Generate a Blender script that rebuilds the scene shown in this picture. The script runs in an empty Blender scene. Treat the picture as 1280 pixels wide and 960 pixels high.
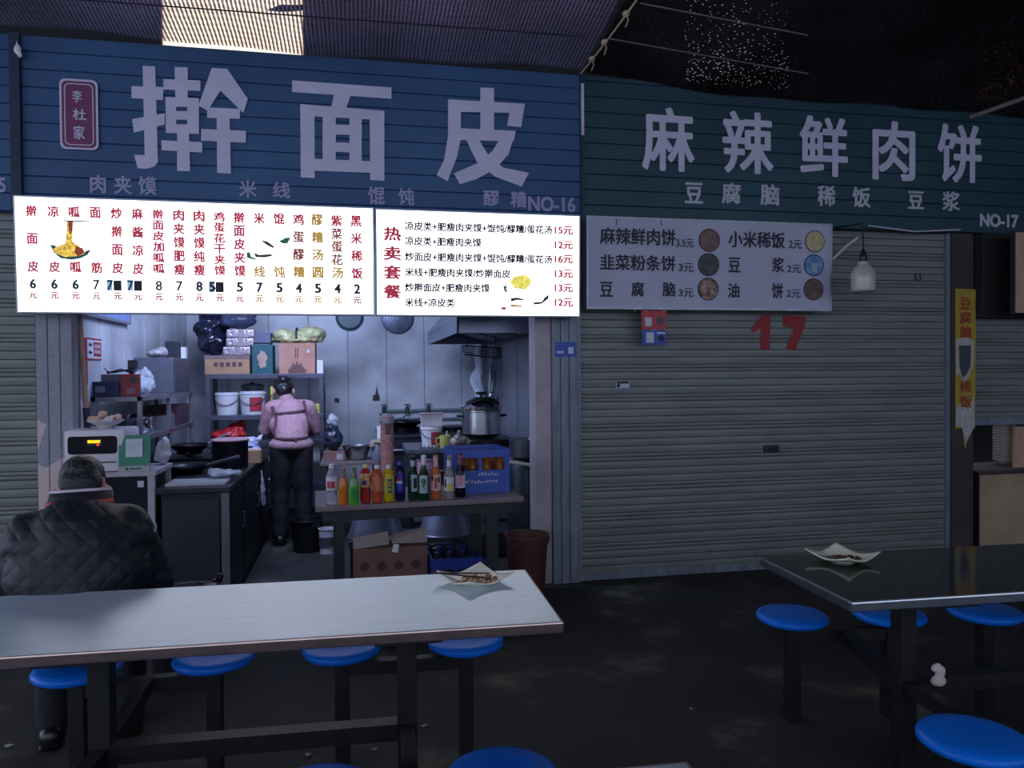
import bpy, bmesh, math, random
from mathutils import Vector, Matrix, Euler
from mathutils.bvhtree import BVHTree
from mathutils import noise as mnoise
random.seed(7)
S = bpy.context.scene
C = S.collection
PI = math.pi

# ------------------------------------------------------------------ camera, world, lights, exposure
def lin(v):
    v /= 255.0
    return v / 12.92 if v <= .04045 else ((v + .055) / 1.055) ** 2.4
def rgb(r, g, b): return (lin(r), lin(g), lin(b), 1.0)

FPX = 961.0
CAM = Vector((0, -5.29, 1.5))
CAMROT = Matrix.Rotation(math.radians(-11.5), 3, 'Z') @ Matrix.Rotation(math.radians(90 - .9), 3, 'X') @ Matrix.Rotation(math.radians(-.44), 3, 'Z')
cam = bpy.data.cameras.new('camera')
cam.sensor_width = 36.0
cam.lens = FPX / 1280 * 36
cam.clip_start = .05
cam_ob = bpy.data.objects.new('camera', cam)
C.objects.link(cam_ob)
cam_ob.matrix_world = Matrix.Translation(CAM) @ CAMROT.to_4x4()
S.camera = cam_ob

world = bpy.data.worlds.new('world')
S.world = world
world.use_nodes = True
bg = world.node_tree.nodes['Background']
bg.inputs[0].default_value = (.62, .72, .95, 1)
bg.inputs[1].default_value = 2.3
S.view_settings.view_transform = 'Standard'
S.view_settings.look = 'None'
S.view_settings.gamma = 1
S.view_settings.exposure = 0
S.view_settings.use_curve_mapping = False
S.cycles.use_denoising = True
S.cycles.max_bounces = 8
S.cycles.transparent_max_bounces = 12
S.cycles.sample_clamp_indirect = 6

def light(name, kind, loc, power, col, size=None, rot=(0, 0, 0), size_y=None):
    d = bpy.data.lights.new(name, kind)
    d.energy = power
    d.color = col
    if kind == 'AREA':
        d.size = size
        if size_y: d.shape = 'RECTANGLE'; d.size_y = size_y
    if kind == 'SUN': d.angle = math.radians(.5)
    o = bpy.data.objects.new(name, d)
    o.location = loc
    o.rotation_euler = rot
    C.objects.link(o)
    return o
light('sun', 'SUN', (0, 6, 9), 9.0, (1, .86, .7), rot=(math.radians(-48), 0, 0))
light('stall_tube_light', 'AREA', (-.6, .5, 2.68), 72, (.50, .63, 1.0), 1.2, (math.radians(58), 0, math.radians(-6)), .15)

# ------------------------------------------------------------------ photograph pixel -> place in the world
def ray(px, py):
    return CAMROT @ Vector(((px - 640) / FPX, -(py - 480) / FPX, -1.0))
def at(px, py, y):
    d = ray(px, py); return CAM + d * ((y - CAM.y) / d.y)
def atz(px, py, z):
    d = ray(px, py); return CAM + d * ((z - CAM.z) / d.z)
def atx(px, py, x):
    d = ray(px, py); return CAM + d * ((x - CAM.x) / d.x)
def hit(px, py, M):
    Mi = M.inverted()
    o = Mi @ CAM; d = Mi.to_3x3() @ ray(px, py)
    p = o + d * (-o.y / d.y)
    return p.x, p.z

# ------------------------------------------------------------------ materials
MATS = {}
def M(name, col, rough=.5, metal=0.0, var=.12, scale=9.0, bump=0.0, trans=0.0, emit=0.0, coat=0.0, col2=None, det=4.0, ior=None, stretch=None, alpha=1.0, spec=None):
    if name in MATS: return MATS[name]
    m = bpy.data.materials.new(name); m.use_nodes = True
    nt = m.node_tree; N = nt.nodes; L = nt.links
    p = N['Principled BSDF']
    p.inputs['Roughness'].default_value = rough
    p.inputs['Metallic'].default_value = metal
    p.inputs['Transmission Weight'].default_value = trans
    p.inputs['Coat Weight'].default_value = coat
    p.inputs['Alpha'].default_value = alpha
    if spec is not None: p.inputs['Specular IOR Level'].default_value = spec
    if ior: p.inputs['IOR'].default_value = ior
    tc = N.new('ShaderNodeTexCoord')
    mp = N.new('ShaderNodeMapping')
    L.new(tc.outputs['Object'], mp.inputs[0])
    if stretch: mp.inputs['Scale'].default_value = stretch
    nz = N.new('ShaderNodeTexNoise')
    nz.inputs['Scale'].default_value = scale
    nz.inputs['Detail'].default_value = det
    L.new(mp.outputs[0], nz.inputs['Vector'])
    rp = N.new('ShaderNodeValToRGB')
    rp.color_ramp.elements[0].position = .33; rp.color_ramp.elements[1].position = .67
    c2 = col2 or tuple(min(1, v * (1 + var)) for v in col[:3]) + (1,)
    c1 = col if col2 else tuple(v * (1 - var) for v in col[:3]) + (1,)
    rp.color_ramp.elements[0].color = c1; rp.color_ramp.elements[1].color = c2
    L.new(nz.outputs['Fac'], rp.inputs[0])
    L.new(rp.outputs[0], p.inputs['Base Color'])
    if emit:
        L.new(rp.outputs[0], p.inputs['Emission Color']); p.inputs['Emission Strength'].default_value = emit
    if bump:
        b = N.new('ShaderNodeBump'); b.inputs['Strength'].default_value = bump; b.inputs['Distance'].default_value = .01
        L.new(nz.outputs['Fac'], b.inputs['Height']); L.new(b.outputs[0], p.inputs['Normal'])
    MATS[name] = m
    return m

# ------------------------------------------------------------------ mesh builder
class MB:
    def __init__(s): s.bm = bmesh.new(); s.mi = 0
    def add(s, vs, fs, T=None):
        bv = [s.bm.verts.new(T @ Vector(v) if T else v) for v in vs]
        for f in fs:
            try:
                fc = s.bm.faces.new([bv[i] for i in f]); fc.material_index = s.mi
            except ValueError: pass
        return s
    def box(s, c, d, rot=None, bev=0.0, seg=2):
        b = bmesh.new()
        bmesh.ops.create_cube(b, size=1.0)
        for v in b.verts: v.co = Vector((v.co.x * d[0], v.co.y * d[1], v.co.z * d[2]))
        if bev: bmesh.ops.bevel(b, geom=list(b.edges), offset=bev, segments=seg, affect='EDGES', profile=.6)
        T = Matrix.Translation(Vector(c))
        if rot: T = T @ Euler(rot).to_matrix().to_4x4()
        s.merge(b, T); return s
    def b2(s, lo, hi, bev=0.0):
        return s.box([(a + b) / 2 for a, b in zip(lo, hi)], [abs(b - a) for a, b in zip(lo, hi)], None, bev)
    def merge(s, b, T=None):
        b.verts.index_update()
        s.add([v.co.copy() for v in b.verts], [[v.index for v in f.verts] for f in b.faces], T)
        b.free()
    def tube(s, pts, r, n=8, cap=True, closed=False):
        pts = [Vector(p) for p in pts]; k = len(pts)
        rs = r if isinstance(r, (list, tuple)) else [r] * k
        up = None; vs = []; fs = []
        for i, p in enumerate(pts):
            if closed: t = pts[(i + 1) % k] - pts[i - 1]
            else: t = pts[min(i + 1, k - 1)] - pts[max(i - 1, 0)]
            t.normalize()
            if up is None: up = Vector((0, 0, 1)) if abs(t.z) < .9 else Vector((1, 0, 0))
            a = t.cross(up); a.normalize(); up = a.cross(t); up.normalize()
            for j in range(n):
                q = 2 * PI * j / n
                vs.append(p + (a * math.cos(q) + up * math.sin(q)) * rs[i])
        for i in range(k if closed else k - 1):
            i2 = (i + 1) % k
            for j in range(n):
                j2 = (j + 1) % n
                fs.append((i * n + j, i * n + j2, i2 * n + j2, i2 * n + j))
        if cap and not closed:
            fs.append(tuple(range(n))[::-1]); fs.append(tuple((k - 1) * n + j for j in range(n)))
        return s.add(vs, fs)
    def bar(s, p, q, w, h, up=(0, 0, 1)):
        p = Vector(p); q = Vector(q); t = (q - p).normalized()
        u = Vector(up)
        if abs(t.dot(u)) > .95: u = Vector((0, 1, 0))
        a = t.cross(u).normalized(); u = a.cross(t).normalized()
        vs = []
        for e in (p, q):
            for i, j in ((-1, -1), (1, -1), (1, 1), (-1, 1)): vs.append(e + a * (i * w / 2) + u * (j * h / 2))
        return s.add(vs, [(0, 1, 2, 3), (7, 6, 5, 4), (0, 4, 5, 1), (1, 5, 6, 2), (2, 6, 7, 3), (3, 7, 4, 0)])
    def lathe(s, prof, c=(0, 0, 0), n=24, sq=1.0, T=None):
        vs = []; fs = []
        k = len(prof)
        for r, z in prof:
            for j in range(n):
                q = 2 * PI * j / n
                vs.append(Vector((c[0] + r * math.cos(q), c[1] + r * math.sin(q) * sq, c[2] + z)))
        for i in range(k - 1):
            for j in range(n):
                j2 = (j + 1) % n
                fs.append((i * n + j, i * n + j2, (i + 1) * n + j2, (i + 1) * n + j))
        if prof[0][0] > 1e-5: fs.append(tuple(range(n))[::-1])
        if prof[-1][0] > 1e-5: fs.append(tuple((k - 1) * n + j for j in range(n)))
        return s.add(vs, fs, T)
    def ell(s, c, r, rot=None, n=16):
        b = bmesh.new(); bmesh.ops.create_uvsphere(b, u_segments=n, v_segments=max(6, n // 2), radius=1)
        T = Matrix.Translation(Vector(c))
        if rot: T = T @ Euler(rot).to_matrix().to_4x4()
        T = T @ Matrix.Diagonal(Vector((r[0], r[1], r[2], 1)))
        s.merge(b, T); return s
    def poly(s, pts, y=0.0, th=0.0):            # polygon in the x-z plane facing -y, front at y
        vs = [(x, y, z) for x, z in pts]; n = len(vs)
        if th == 0: return s.add(vs, [tuple(range(n))])
        vs += [(x, y + th, z) for x, z in pts]
        return s.add(vs, [tuple(range(n)), tuple(range(2 * n - 1, n - 1, -1))] + [(i, i + n, (i + 1) % n + n, (i + 1) % n) for i in range(n)])
    def rect(s, x0, x1, z0, z1, y=0.0, th=0.0): return s.poly([(x0, z0), (x1, z0), (x1, z1), (x0, z1)], y, th)
    def disc(s, x, z, r, y=0.0, n=28, rz=None):
        return s.poly([(x + r * math.cos(2 * PI * i / n), z + (rz or r) * math.sin(2 * PI * i / n)) for i in range(n)], y)
    def grid(s, fn, nu, nv, th=None):
        vs = [fn(i / nu, j / nv) for j in range(nv + 1) for i in range(nu + 1)]
        w = nu + 1
        return s.add(vs, [(j * w + i, j * w + i + 1, (j + 1) * w + i + 1, (j + 1) * w + i) for j in range(nv) for i in range(nu)])
    def build(s, name, mats, parent=None, smooth=False, loc=None, solid=0.0):
        me = bpy.data.meshes.new(name)
        bmesh.ops.recalc_face_normals(s.bm, faces=list(s.bm.faces)) if s.bm.faces and not getattr(s, 'keep', False) else None
        s.bm.to_mesh(me); s.bm.free()
        for m in (mats if isinstance(mats, (list, tuple)) else [mats]): me.materials.append(m)
        if smooth:
            try: me.shade_smooth()
            except Exception: pass
            if smooth != True:
                try: me.set_sharp_from_angle(angle=math.radians(smooth))
                except Exception: pass
        o = bpy.data.objects.new(name, me); C.objects.link(o)
        if loc is not None: o.location = loc
        if parent is not None: o.parent = parent
        if solid:
            md = o.modifiers.new('solid', 'SOLIDIFY'); md.thickness = solid; md.offset = 0
        return o

def tag(o, label, cat, group=None, kind=None):
    o['label'] = label; o['category'] = cat
    if group: o['group'] = group
    if kind: o['kind'] = kind
    return o
def thing(name, label, cat, loc=(0, 0, 0), rz=0.0, group=None, rot=None):
    o = bpy.data.objects.new(name, None); C.objects.link(o)
    o.empty_display_size = .1
    o.location = loc; o.rotation_euler = rot if rot else (0, 0, rz)
    return tag(o, label, cat, group)
def struct(o, label=None):
    o['kind'] = 'structure'
    if label: o['label'] = label
    return o
def dup(root, loc, label=None, rz=None):
    r = root.copy(); C.objects.link(r); r.location = loc
    if rz is not None: r.rotation_euler = (0, 0, rz)
    if label: r['label'] = label
    for ch in list(root.children):
        c = ch.copy(); C.objects.link(c); c.parent = r
        for g in list(ch.children):
            d = g.copy(); C.objects.link(d); d.parent = c
    return r

# ------------------------------------------------------------------ lettering
def glyphs(s, bold=0.0):
    cu = bpy.data.curves.new('lettering', 'FONT')
    cu.body = s; cu.size = 1.0; cu.resolution_u = 3
    ob = bpy.data.objects.new('lettering', cu)
    me = bpy.data.meshes.new_from_object(ob)
    bpy.data.objects.remove(ob); bpy.data.curves.remove(cu)
    vs = [(v.co.x, v.co.y) for v in me.vertices]; fs = [tuple(p.vertices) for p in me.polygons]
    bpy.data.meshes.remove(me)
    if bold:
        V = []; F = []
        b = bold
        for q, (dx, dy) in enumerate([(0, 0)] + [(b * math.cos(k * PI / 4 + PI / 8), b * .75 * math.sin(k * PI / 4 + PI / 8)) for k in range(8)] if b > .02 else ((-b, -b * .7), (b, -b * .7), (b, b * .7), (-b, b * .7), (0, 0))):
            k = len(V)
            V += [(x + dx, y + dy, q) for x, y in vs]; F += [tuple(i + k for i in f) for f in fs]
        return V, F
    return [(x, y, 0) for x, y in vs], fs
def text(mb, s, x0, x1, z0, z1, y, bold=0.0, shear=0.0):   # fit the string into a box of the x-z plane, facing -y
    vs, fs = glyphs(s, bold)
    if not vs: return
    a = min(v[0] for v in vs); b = max(v[0] for v in vs); c = min(v[1] for v in vs); d = max(v[1] for v in vs)
    sx = (x1 - x0) / max(b - a, 1e-6); sz = (z1 - z0) / max(d - c, 1e-6)
    mb.add([(x0 + (p - a) * sx + shear * (q - c) * sz, y - .0002 * l, z0 + (q - c) * sz) for p, q, l in vs], fs)
def ptext(mb, s, Mx, px0, py0, px1, py1, y=-.004, bold=0.0, shear=0.0):   # box given on the photograph, on the plane of matrix Mx
    pm = (py0 + py1) / 2; xm = (px0 + px1) / 2
    x0 = hit(px0, pm, Mx)[0]; x1 = hit(px1, pm, Mx)[0]
    z1 = hit(xm, py0, Mx)[1]; z0 = hit(xm, py1, Mx)[1]
    text(mb, s, x0, x1, z0, z1, y, bold, shear)
def ppoly(mb, pts, Mx, y=-.004): mb.poly([hit(x, yy, Mx) for x, yy in pts], y)

# ------------------------------------------------------------------ skinned-over bodies
def blob(name, shapes, mat, parent, voxel=.012, smooth=6, jit=0.0, jf=14.0):
    mb = MB()
    for sh in shapes:
        if sh[0] == 'cap':
            _, p, q, r0, r1 = sh
            p = Vector(p); q = Vector(q); k = 5
            mb.tube([p.lerp(q, i / k) for i in range(k + 1)], [r0 + (r1 - r0) * i / k for i in range(k + 1)], 14)
            mb.ell(p, (r0,) * 3, None, 14); mb.ell(q, (r1,) * 3, None, 14)
        elif sh[0] == 'ell': mb.ell(sh[1], sh[2], sh[3] if len(sh) > 3 else None, 20)
        elif sh[0] == 'box': mb.box(sh[1], sh[2], sh[3] if len(sh) > 3 else None, .01)
    o = mb.build(name, mat)
    r = o.modifiers.new('r', 'REMESH'); r.mode = 'VOXEL'; r.voxel_size = voxel; r.use_smooth_shade = True
    if smooth:
        k = o.modifiers.new('s', 'SMOOTH'); k.iterations = smooth; k.factor = .5
    dg = bpy.context.evaluated_depsgraph_get()
    me = bpy.data.meshes.new_from_object(o.evaluated_get(dg))
    o.modifiers.clear()
    old = o.data; o.data = me; bpy.data.meshes.remove(old)
    if not me.materials: me.materials.append(mat)
    if jit:
        for v in me.vertices:
            n_ = mnoise.noise(v.co * jf) + .6 * mnoise.noise(v.co * jf * 2.3 + Vector((3, 1, 7)))
            v.co += v.normal * (n_ * jit)
    me.shade_smooth()
    if parent is not None: o.parent = parent
    return o
def hand(wrist, tip_dir, palm_n, side, L=.17, curl=.6):
    w = Vector(wrist); t = Vector(tip_dir).normalized(); n = Vector(palm_n).normalized(); a = t.cross(n).normalized() * side
    sh = []
    for k in range(4):
        b0 = w + a * ((k - 1.5) * .012); b1 = w + t * (L * .5) + a * ((k - 1.5) * .021)
        sh.append(('cap', b0, b1, .016, .012))
        ln = L * (.44, .5, .46, .36)[k]
        m = b1 + (t * math.cos(curl * .5) + n * math.sin(curl * .5)) * ln * .5
        e = m + (t * math.cos(curl * 1.6) + n * math.sin(curl * 1.6)) * ln * .5
        sh += [('cap', b1, m, .0095, .0085), ('cap', m, e, .0085, .007)]
    th0 = w + t * .03 - a * .02; th1 = th0 + (t * .6 - a * .8).normalized() * .04; th2 = th1 + (t * .9 - a * .2 + n * .3).normalized() * .035
    sh += [('cap', th0, th1, .013, .011), ('cap', th1, th2, .01, .008)]
    return sh

# ------------------------------------------------------------------ palette
white_paint = M('white_paint', rgb(215, 215, 218), .5, var=.05)
black_metal = M('black_painted_metal', rgb(34, 34, 38), .45, var=.25, scale=14)
dark_metal = M('dark_steel', rgb(70, 72, 80), .4, .7, var=.25, scale=12)
steel = M('brushed_steel', rgb(176, 178, 184), .28, .95, var=.1, scale=22)
blue_plastic = M('blue_plastic', rgb(8, 112, 222), .38, var=.05, spec=.25)
black_plastic = M('black_plastic', rgb(22, 22, 26), .35, var=.2)
ink_dark = M('dark_ink', rgb(38, 38, 52), .6)
ink_black = M('black_ink', rgb(20, 20, 26), .6)
letter_grey = M('pale_vinyl_letter', rgb(202, 196, 218), .6, var=.06, scale=5)  # lavender cast of the menu's bloom is mixed into this colour
cardboard = M('cardboard', rgb(168, 130, 104), .8, var=.12, scale=6)
chrome = M('chrome', rgb(205, 206, 210), .12, 1.0, var=.05)
clear_film = M('clear_plastic_film', rgb(215, 220, 232), .15, trans=.55, var=.2, scale=24, bump=.8, ior=1.2)

# ------------------------------------------------------------------ the setting
def floor_material():
    m = bpy.data.materials.new('dirty_asphalt_floor'); m.use_nodes = True
    nt = m.node_tree; N = nt.nodes; L = nt.links; p = N['Principled BSDF']
    tc = N.new('ShaderNodeTexCoord')
    n1 = N.new('ShaderNodeTexNoise'); n1.inputs['Scale'].default_value = 1.6; n1.inputs['Detail'].default_value = 8; n1.inputs['Roughness'].default_value = .65
    n2 = N.new('ShaderNodeTexNoise'); n2.inputs['Scale'].default_value = 60; n2.inputs['Detail'].default_value = 3
    vo = N.new('ShaderNodeTexVoronoi'); vo.inputs['Scale'].default_value = 9
    for n in (n1, n2, vo): L.new(tc.outputs['Object'], n.inputs['Vector'])
    rp = N.new('ShaderNodeValToRGB')
    e = rp.color_ramp.elements
    e[0].position = .36; e[0].color = rgb(41, 42, 44)
    e[1].position = .72; e[1].color = rgb(110, 106, 94)
    a = e.new(.56); a.color = rgb(57, 57, 57)
    L.new(n1.outputs['Fac'], rp.inputs[0])
    sp = N.new('ShaderNodeValToRGB'); sp.color_ramp.elements[0].position = .012; sp.color_ramp.elements[0].color = (1, 1, 1, 1)
    sp.color_ramp.elements[1].position = .03; sp.color_ramp.elements[1].color = (0, 0, 0, 1)
    L.new(vo.outputs['Distance'], sp.inputs[0])
    mx = N.new('ShaderNodeMixRGB'); L.new(sp.outputs[0], mx.inputs[0]); L.new(rp.outputs[0], mx.inputs[1]); mx.inputs[2].default_value = rgb(170, 165, 160)
    L.new(mx.outputs[0], p.inputs['Base Color'])
    rr = N.new('ShaderNodeMapRange'); rr.inputs[1].default_value = .35; rr.inputs[2].default_value = .7; rr.inputs[3].default_value = .62; rr.inputs[4].default_value = .92
    p.inputs['Specular IOR Level'].default_value = .25; L.new(n1.outputs['Fac'], rr.inputs[0]); L.new(rr.outputs[0], p.inputs['Roughness'])
    b = N.new('ShaderNodeBump'); b.inputs['Strength'].default_value = .35; b.inputs['Distance'].default_value = .01
    L.new(n2.outputs['Fac'], b.inputs['Height']); L.new(b.outputs[0], p.inputs['Normal'])
    return m
struct(MB().b2((-9, -13, -.1), (10, 5, 0)).build('floor', floor_material()), 'dark stained asphalt market floor')

roof_mat = M('dark_roof_sheet', rgb(40, 40, 46), .8)
o = MB()
o.b2((-9, -9, 5.2), (10, .5, 5.3))
struct(o.build('ceiling', roof_mat), 'dark roof over the market aisle')
struct(MB().b2((-9, -9.4, 0), (10, -9.3, 1.5)).build('wall_light_block', roof_mat), 'unseen low dark wall added across the aisle to block low light')  # unseen, added to cut the low light reaching the shutters
# upper wall behind the net above the stalls, with its translucent panels
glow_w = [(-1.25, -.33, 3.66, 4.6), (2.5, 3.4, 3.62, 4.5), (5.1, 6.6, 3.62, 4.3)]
struct(MB().b2((-9, 4.6, 0), (10, 4.7, 3.4)).b2((1.8, 1.7, 0), (10, 1.75, 3.0)).b2((9.9, -9, 0), (10, 4.7, 5.2)).build('wall_far', roof_mat), 'dark stall back, with unseen walls added behind and right to block light')  # far and right walls are unseen, added to keep sky light out
o = MB()
xs = -9
for x0, x1, z0, z1 in glow_w:
    o.b2((xs, .25, 3.0), (x0, .35, 5.3)); o.b2((x0, .25, 3.0), (x1, .35, z0)); o.b2((x0, .25, z1), (x1, .35, 5.3)); xs = x1
o.b2((xs, .25, 3.0), (10, .35, 5.3))
struct(o.build('wall_upper', roof_mat), 'dark sheet wall above the stall signs')
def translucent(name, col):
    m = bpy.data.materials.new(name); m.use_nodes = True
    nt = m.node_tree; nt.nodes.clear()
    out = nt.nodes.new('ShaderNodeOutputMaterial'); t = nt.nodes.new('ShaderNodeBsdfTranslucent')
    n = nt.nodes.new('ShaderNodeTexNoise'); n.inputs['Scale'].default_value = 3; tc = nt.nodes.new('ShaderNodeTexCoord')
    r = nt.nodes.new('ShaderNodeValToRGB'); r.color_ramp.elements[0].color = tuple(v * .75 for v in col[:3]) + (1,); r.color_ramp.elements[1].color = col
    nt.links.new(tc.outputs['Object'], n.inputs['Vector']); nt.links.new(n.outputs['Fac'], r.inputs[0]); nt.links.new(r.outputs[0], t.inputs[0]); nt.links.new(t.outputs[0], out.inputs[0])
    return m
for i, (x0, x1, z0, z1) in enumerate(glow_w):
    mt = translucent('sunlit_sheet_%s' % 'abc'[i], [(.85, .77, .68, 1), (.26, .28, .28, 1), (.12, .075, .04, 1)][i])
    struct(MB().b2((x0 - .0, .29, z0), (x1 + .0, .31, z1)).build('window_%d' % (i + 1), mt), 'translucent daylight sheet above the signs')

# stall interior shell
XL, XR, YB = -1.8, 1.5, 3.6
def panel_material():
    m = bpy.data.materials.new('white_sandwich_panel'); m.use_nodes = True
    nt = m.node_tree; N = nt.nodes; L = nt.links; p = N['Principled BSDF']
    p.inputs['Roughness'].default_value = .32
    tc = N.new('ShaderNodeTexCoord'); n = N.new('ShaderNodeTexNoise'); n.inputs['Scale'].default_value = 2.2; n.inputs['Detail'].default_value = 6
    L.new(tc.outputs['Object'], n.inputs['Vector'])
    r = N.new('ShaderNodeValToRGB'); r.color_ramp.elements[0].position = .3; r.color_ramp.elements[1].position = .62
    r.color_ramp.elements[0].color = rgb(150, 150, 160); r.color_ramp.elements[1].color = rgb(196, 198, 206)
    L.new(n.outputs['Fac'], r.inputs[0]); L.new(r.outputs[0], p.inputs['Base Color'])
    return m
panel_m = panel_material()
o = MB()
x = XL
while x < XR - .01:
    x2 = min(x + .43, XR); o.b2((x + .003, YB, 0), (x2 - .003, YB + .05, 2.9), .006); x = x2
o.b2((XL - .1, YB + .02, 0), (XR + .1, YB + .1, 2.9))
struct(o.build('wall_back', panel_m), 'white panelled back wall of the noodle stall')
o = MB()
y = .12
while y < YB - .01:
    y2 = min(y + .6, YB); o.b2((XL - .05, y + .003, 0), (XL, y2 - .003, 2.9), .006); y = y2
o.b2((XL - .12, .12, 0), (XL - .02, YB + .1, 2.9))
struct(o.build('wall_left', panel_m), 'white panelled side wall of the noodle stall')
grey_wall = M('grey_steel_wall', rgb(128, 132, 142), .35, .25, var=.2, scale=1.6, stretch=(6, 6, .6))
o = MB(); o.b2((XR, .12, 0), (XR + .1, YB + .1, 2.9)); 
for k in range(4): o.b2((XR - .006, .8 * k + .2, 0), (XR, .8 * k + .96, 2.9))
struct(o.build('wall_right', grey_wall), 'grey steel side wall of the noodle stall')
struct(MB().b2((XL - .1, -.02, 2.85), (XR + .1, YB + .1, 2.95)).build('ceiling_stall', panel_m), 'ceiling of the noodle stall')

# pillars
def peeling_material(name, ca, cb, zcut, amp):
    m = bpy.data.materials.new(name); m.use_nodes = True
    nt = m.node_tree; N = nt.nodes; L = nt.links; p = N['Principled BSDF']; p.inputs['Roughness'].default_value = .7
    tc = N.new('ShaderNodeTexCoord'); sep = N.new('ShaderNodeSeparateXYZ'); L.new(tc.outputs['Object'], sep.inputs[0])
    vo = N.new('ShaderNodeTexVoronoi'); vo.feature = 'F1'; vo.distance = 'MANHATTAN'; vo.inputs['Scale'].default_value = 3.2; L.new(tc.outputs['Object'], vo.inputs['Vector'])
    ma = N.new('ShaderNodeMath'); ma.operation = 'MULTIPLY_ADD'; ma.inputs[1].default_value = amp; L.new(vo.outputs['Distance'], ma.inputs[0]); L.new(sep.outputs['Z'], ma.inputs[2])
    gt = N.new('ShaderNodeMath'); gt.operation = 'GREATER_THAN'; gt.inputs[1].default_value = zcut; L.new(ma.outputs[0], gt.inputs[0])
    n = N.new('ShaderNodeTexNoise'); n.inputs['Scale'].default_value = 30; n.inputs['Detail'].default_value = 6; L.new(tc.outputs['Object'], n.inputs['Vector'])
    ra = N.new('ShaderNodeValToRGB'); ra.color_ramp.elements[0].color = tuple(v * .7 for v in ca[:3]) + (1,); ra.color_ramp.elements[1].color = tuple(v * 1.25 for v in ca[:3]) + (1,)
    rb = N.new('ShaderNodeValToRGB'); rb.color_ramp.elements[0].color = tuple(v * .85 for v in cb[:3]) + (1,); rb.color_ramp.elements[1].color = tuple(min(1, v * 1.1) for v in cb[:3]) + (1,)
    L.new(n.outputs['Fac'], ra.inputs[0]); L.new(n.outputs['Fac'], rb.inputs[0])
    mx = N.new('ShaderNodeMixRGB'); L.new(gt.outputs[0], mx.inputs[0]); L.new(rb.outputs[0], mx.inputs[1]); L.new(ra.outputs[0], mx.inputs[2])
    L.new(mx.outputs[0], p.inputs['Base Color'])
    return m
pil_m = peeling_material('peeling_pillar_paint', rgb(150, 150, 160), rgb(205, 186, 184), 1.42, .45)
o = MB()
xa = at(45, 450, -.02).x; xb = at(91, 450, -.02).x
w3 = (xb - xa) / 3
for k in range(3): o.b2((xa + k * w3 + .002, -.03, 0), (xa + (k + 1) * w3 - .002, .15, 2.9), .004)
struct(o.build('trim_1', pil_m), 'grey pillar with peeling paint between stalls')
post_m = M('grey_post_steel', rgb(118, 124, 136), .5, .2, var=.2, scale=5, stretch=(4, 4, .7))
jamb_m = M('pink_grey_jamb', rgb(168, 156, 164), .65, var=.12, scale=6)
xj0 = at(669, 500, -.03).x; xj1 = at(689, 500, -.03).x; xp1 = at(722, 500, -.05).x
o = MB()
o.b2((xj0, -.03, 0), (xj1, .16, 2.7), .003)
struct(o.build('trim_2', jamb_m), 'pale pink wooden jamb at the right of the stall opening')
o = MB()
wq = (xp1 - xj1) / 3
for k in range(3): o.b2((xj1 + k * wq + .002, -.06, 0), (xj1 + (k + 1) * wq - .002, .16, 2.7), .004)
struct(o.build('trim_3', post_m), 'grey steel post between the two stalls')
xc0 = at(1190, 500, -.06).x; xc1 = at(1217, 500, -.06).x
struct(MB().b2((xc0, -.06, 0), (xc1, .16, 2.75), .006).build('trim_4', M('dark_column', rgb(58, 52, 54), .7, var=.2)), 'dark column at the far side of the closed stall')

# rolling shutters
shutter_m = M('shutter_grey_green', rgb(122, 125, 122), .5, .2, var=.16, scale=2.2, col2=None, stretch=(.8, 1, 6))
def shutter(idx, x0, x1, z1, lab, zb=0.0):
    mb = MB(); z = zb + .05; k = 0; prof = []
    while z < z1:
        h = .0535
        parts = [h] if k % 4 != 3 else [h / 2, h / 2]
        for hh in parts:
            prof += [(0.0, z + .0), (-.0125, z + .003), (-.0145, z + hh * .5), (-.0135, z + hh - .006), (0.002, z + hh - .004)]
            z += hh
        k += 1
    vs = []; fs = []
    for yy, zz in prof: vs += [(x0, yy, zz), (x1, yy, zz)]
    for i in range(len(prof) - 1): fs.append((2 * i, 2 * i + 1, 2 * i + 3, 2 * i + 2))
    mb.add(vs, fs)
    d = mb.build('door_%d' % idx, shutter_m, solid=.004); struct(d, lab)
    r = MB().b2((x0, -.025, zb), (x1, .012, zb + .055), .004).build('bottom_rail', post_m, d)
    return d
d1 = shutter(1, -4.2, xa - .005, 2.75, 'grey rolling shutter of the stall beside the seated diner')
d2 = shutter(2, xp1 + .03, xc0 - .03, 2.75, 'closed grey rolling shutter painted with red seventeen')
d3 = shutter(3, xc1 + .03, 7.2, 2.3, 'half-lowered grey rolling shutter beyond the dark column', at(1240, 531, 0).z)
struct(MB().b2((-4.3, .1, 0), (xa + .05, .16, 3)).b2((xp1 - .02, .1, 0), (xc1, .16, 3)).b2((xc1, .1, 1.12), (7.3, .16, 3)).build('wall_front', roof_mat), 'dark wall behind the shutters')
for x in (xp1 + .012, xc0 - .016):
    MB().b2((x - .018, -.04, 0), (x + .018, .03, 2.7)).build('guide_rail', post_m, d2)
F0 = Matrix.Translation(Vector((0, -.022, 0)))
red_paint = M('red_paint', rgb(150, 34, 40), .6, var=.15, scale=20)
o = MB()
ppoly(o, [(938, 411), (953, 394), (963, 394), (962, 437), (951, 437), (951, 410), (941, 416)], F0, -.0222)
ppoly(o, [(979, 394), (1008, 396), (1006, 407), (994, 438), (982, 437), (993, 410), (979, 408)], F0, -.0222)
o.build('painted_number', red_paint, d2)
L0 = at(964, 561, -.02)
o = MB().box((L0.x, -.024, L0.z), (.12, .02, .055), None, .004); o.build('lock_plate', black_metal, d2)
o = MB().tube([(L0.x - .03, -.035, L0.z), (L0.x - .03, -.055, L0.z), (L0.x + .03, -.055, L0.z), (L0.x + .03, -.035, L0.z)], .005); o.build('lock_handle', dark_metal, d2)
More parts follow.
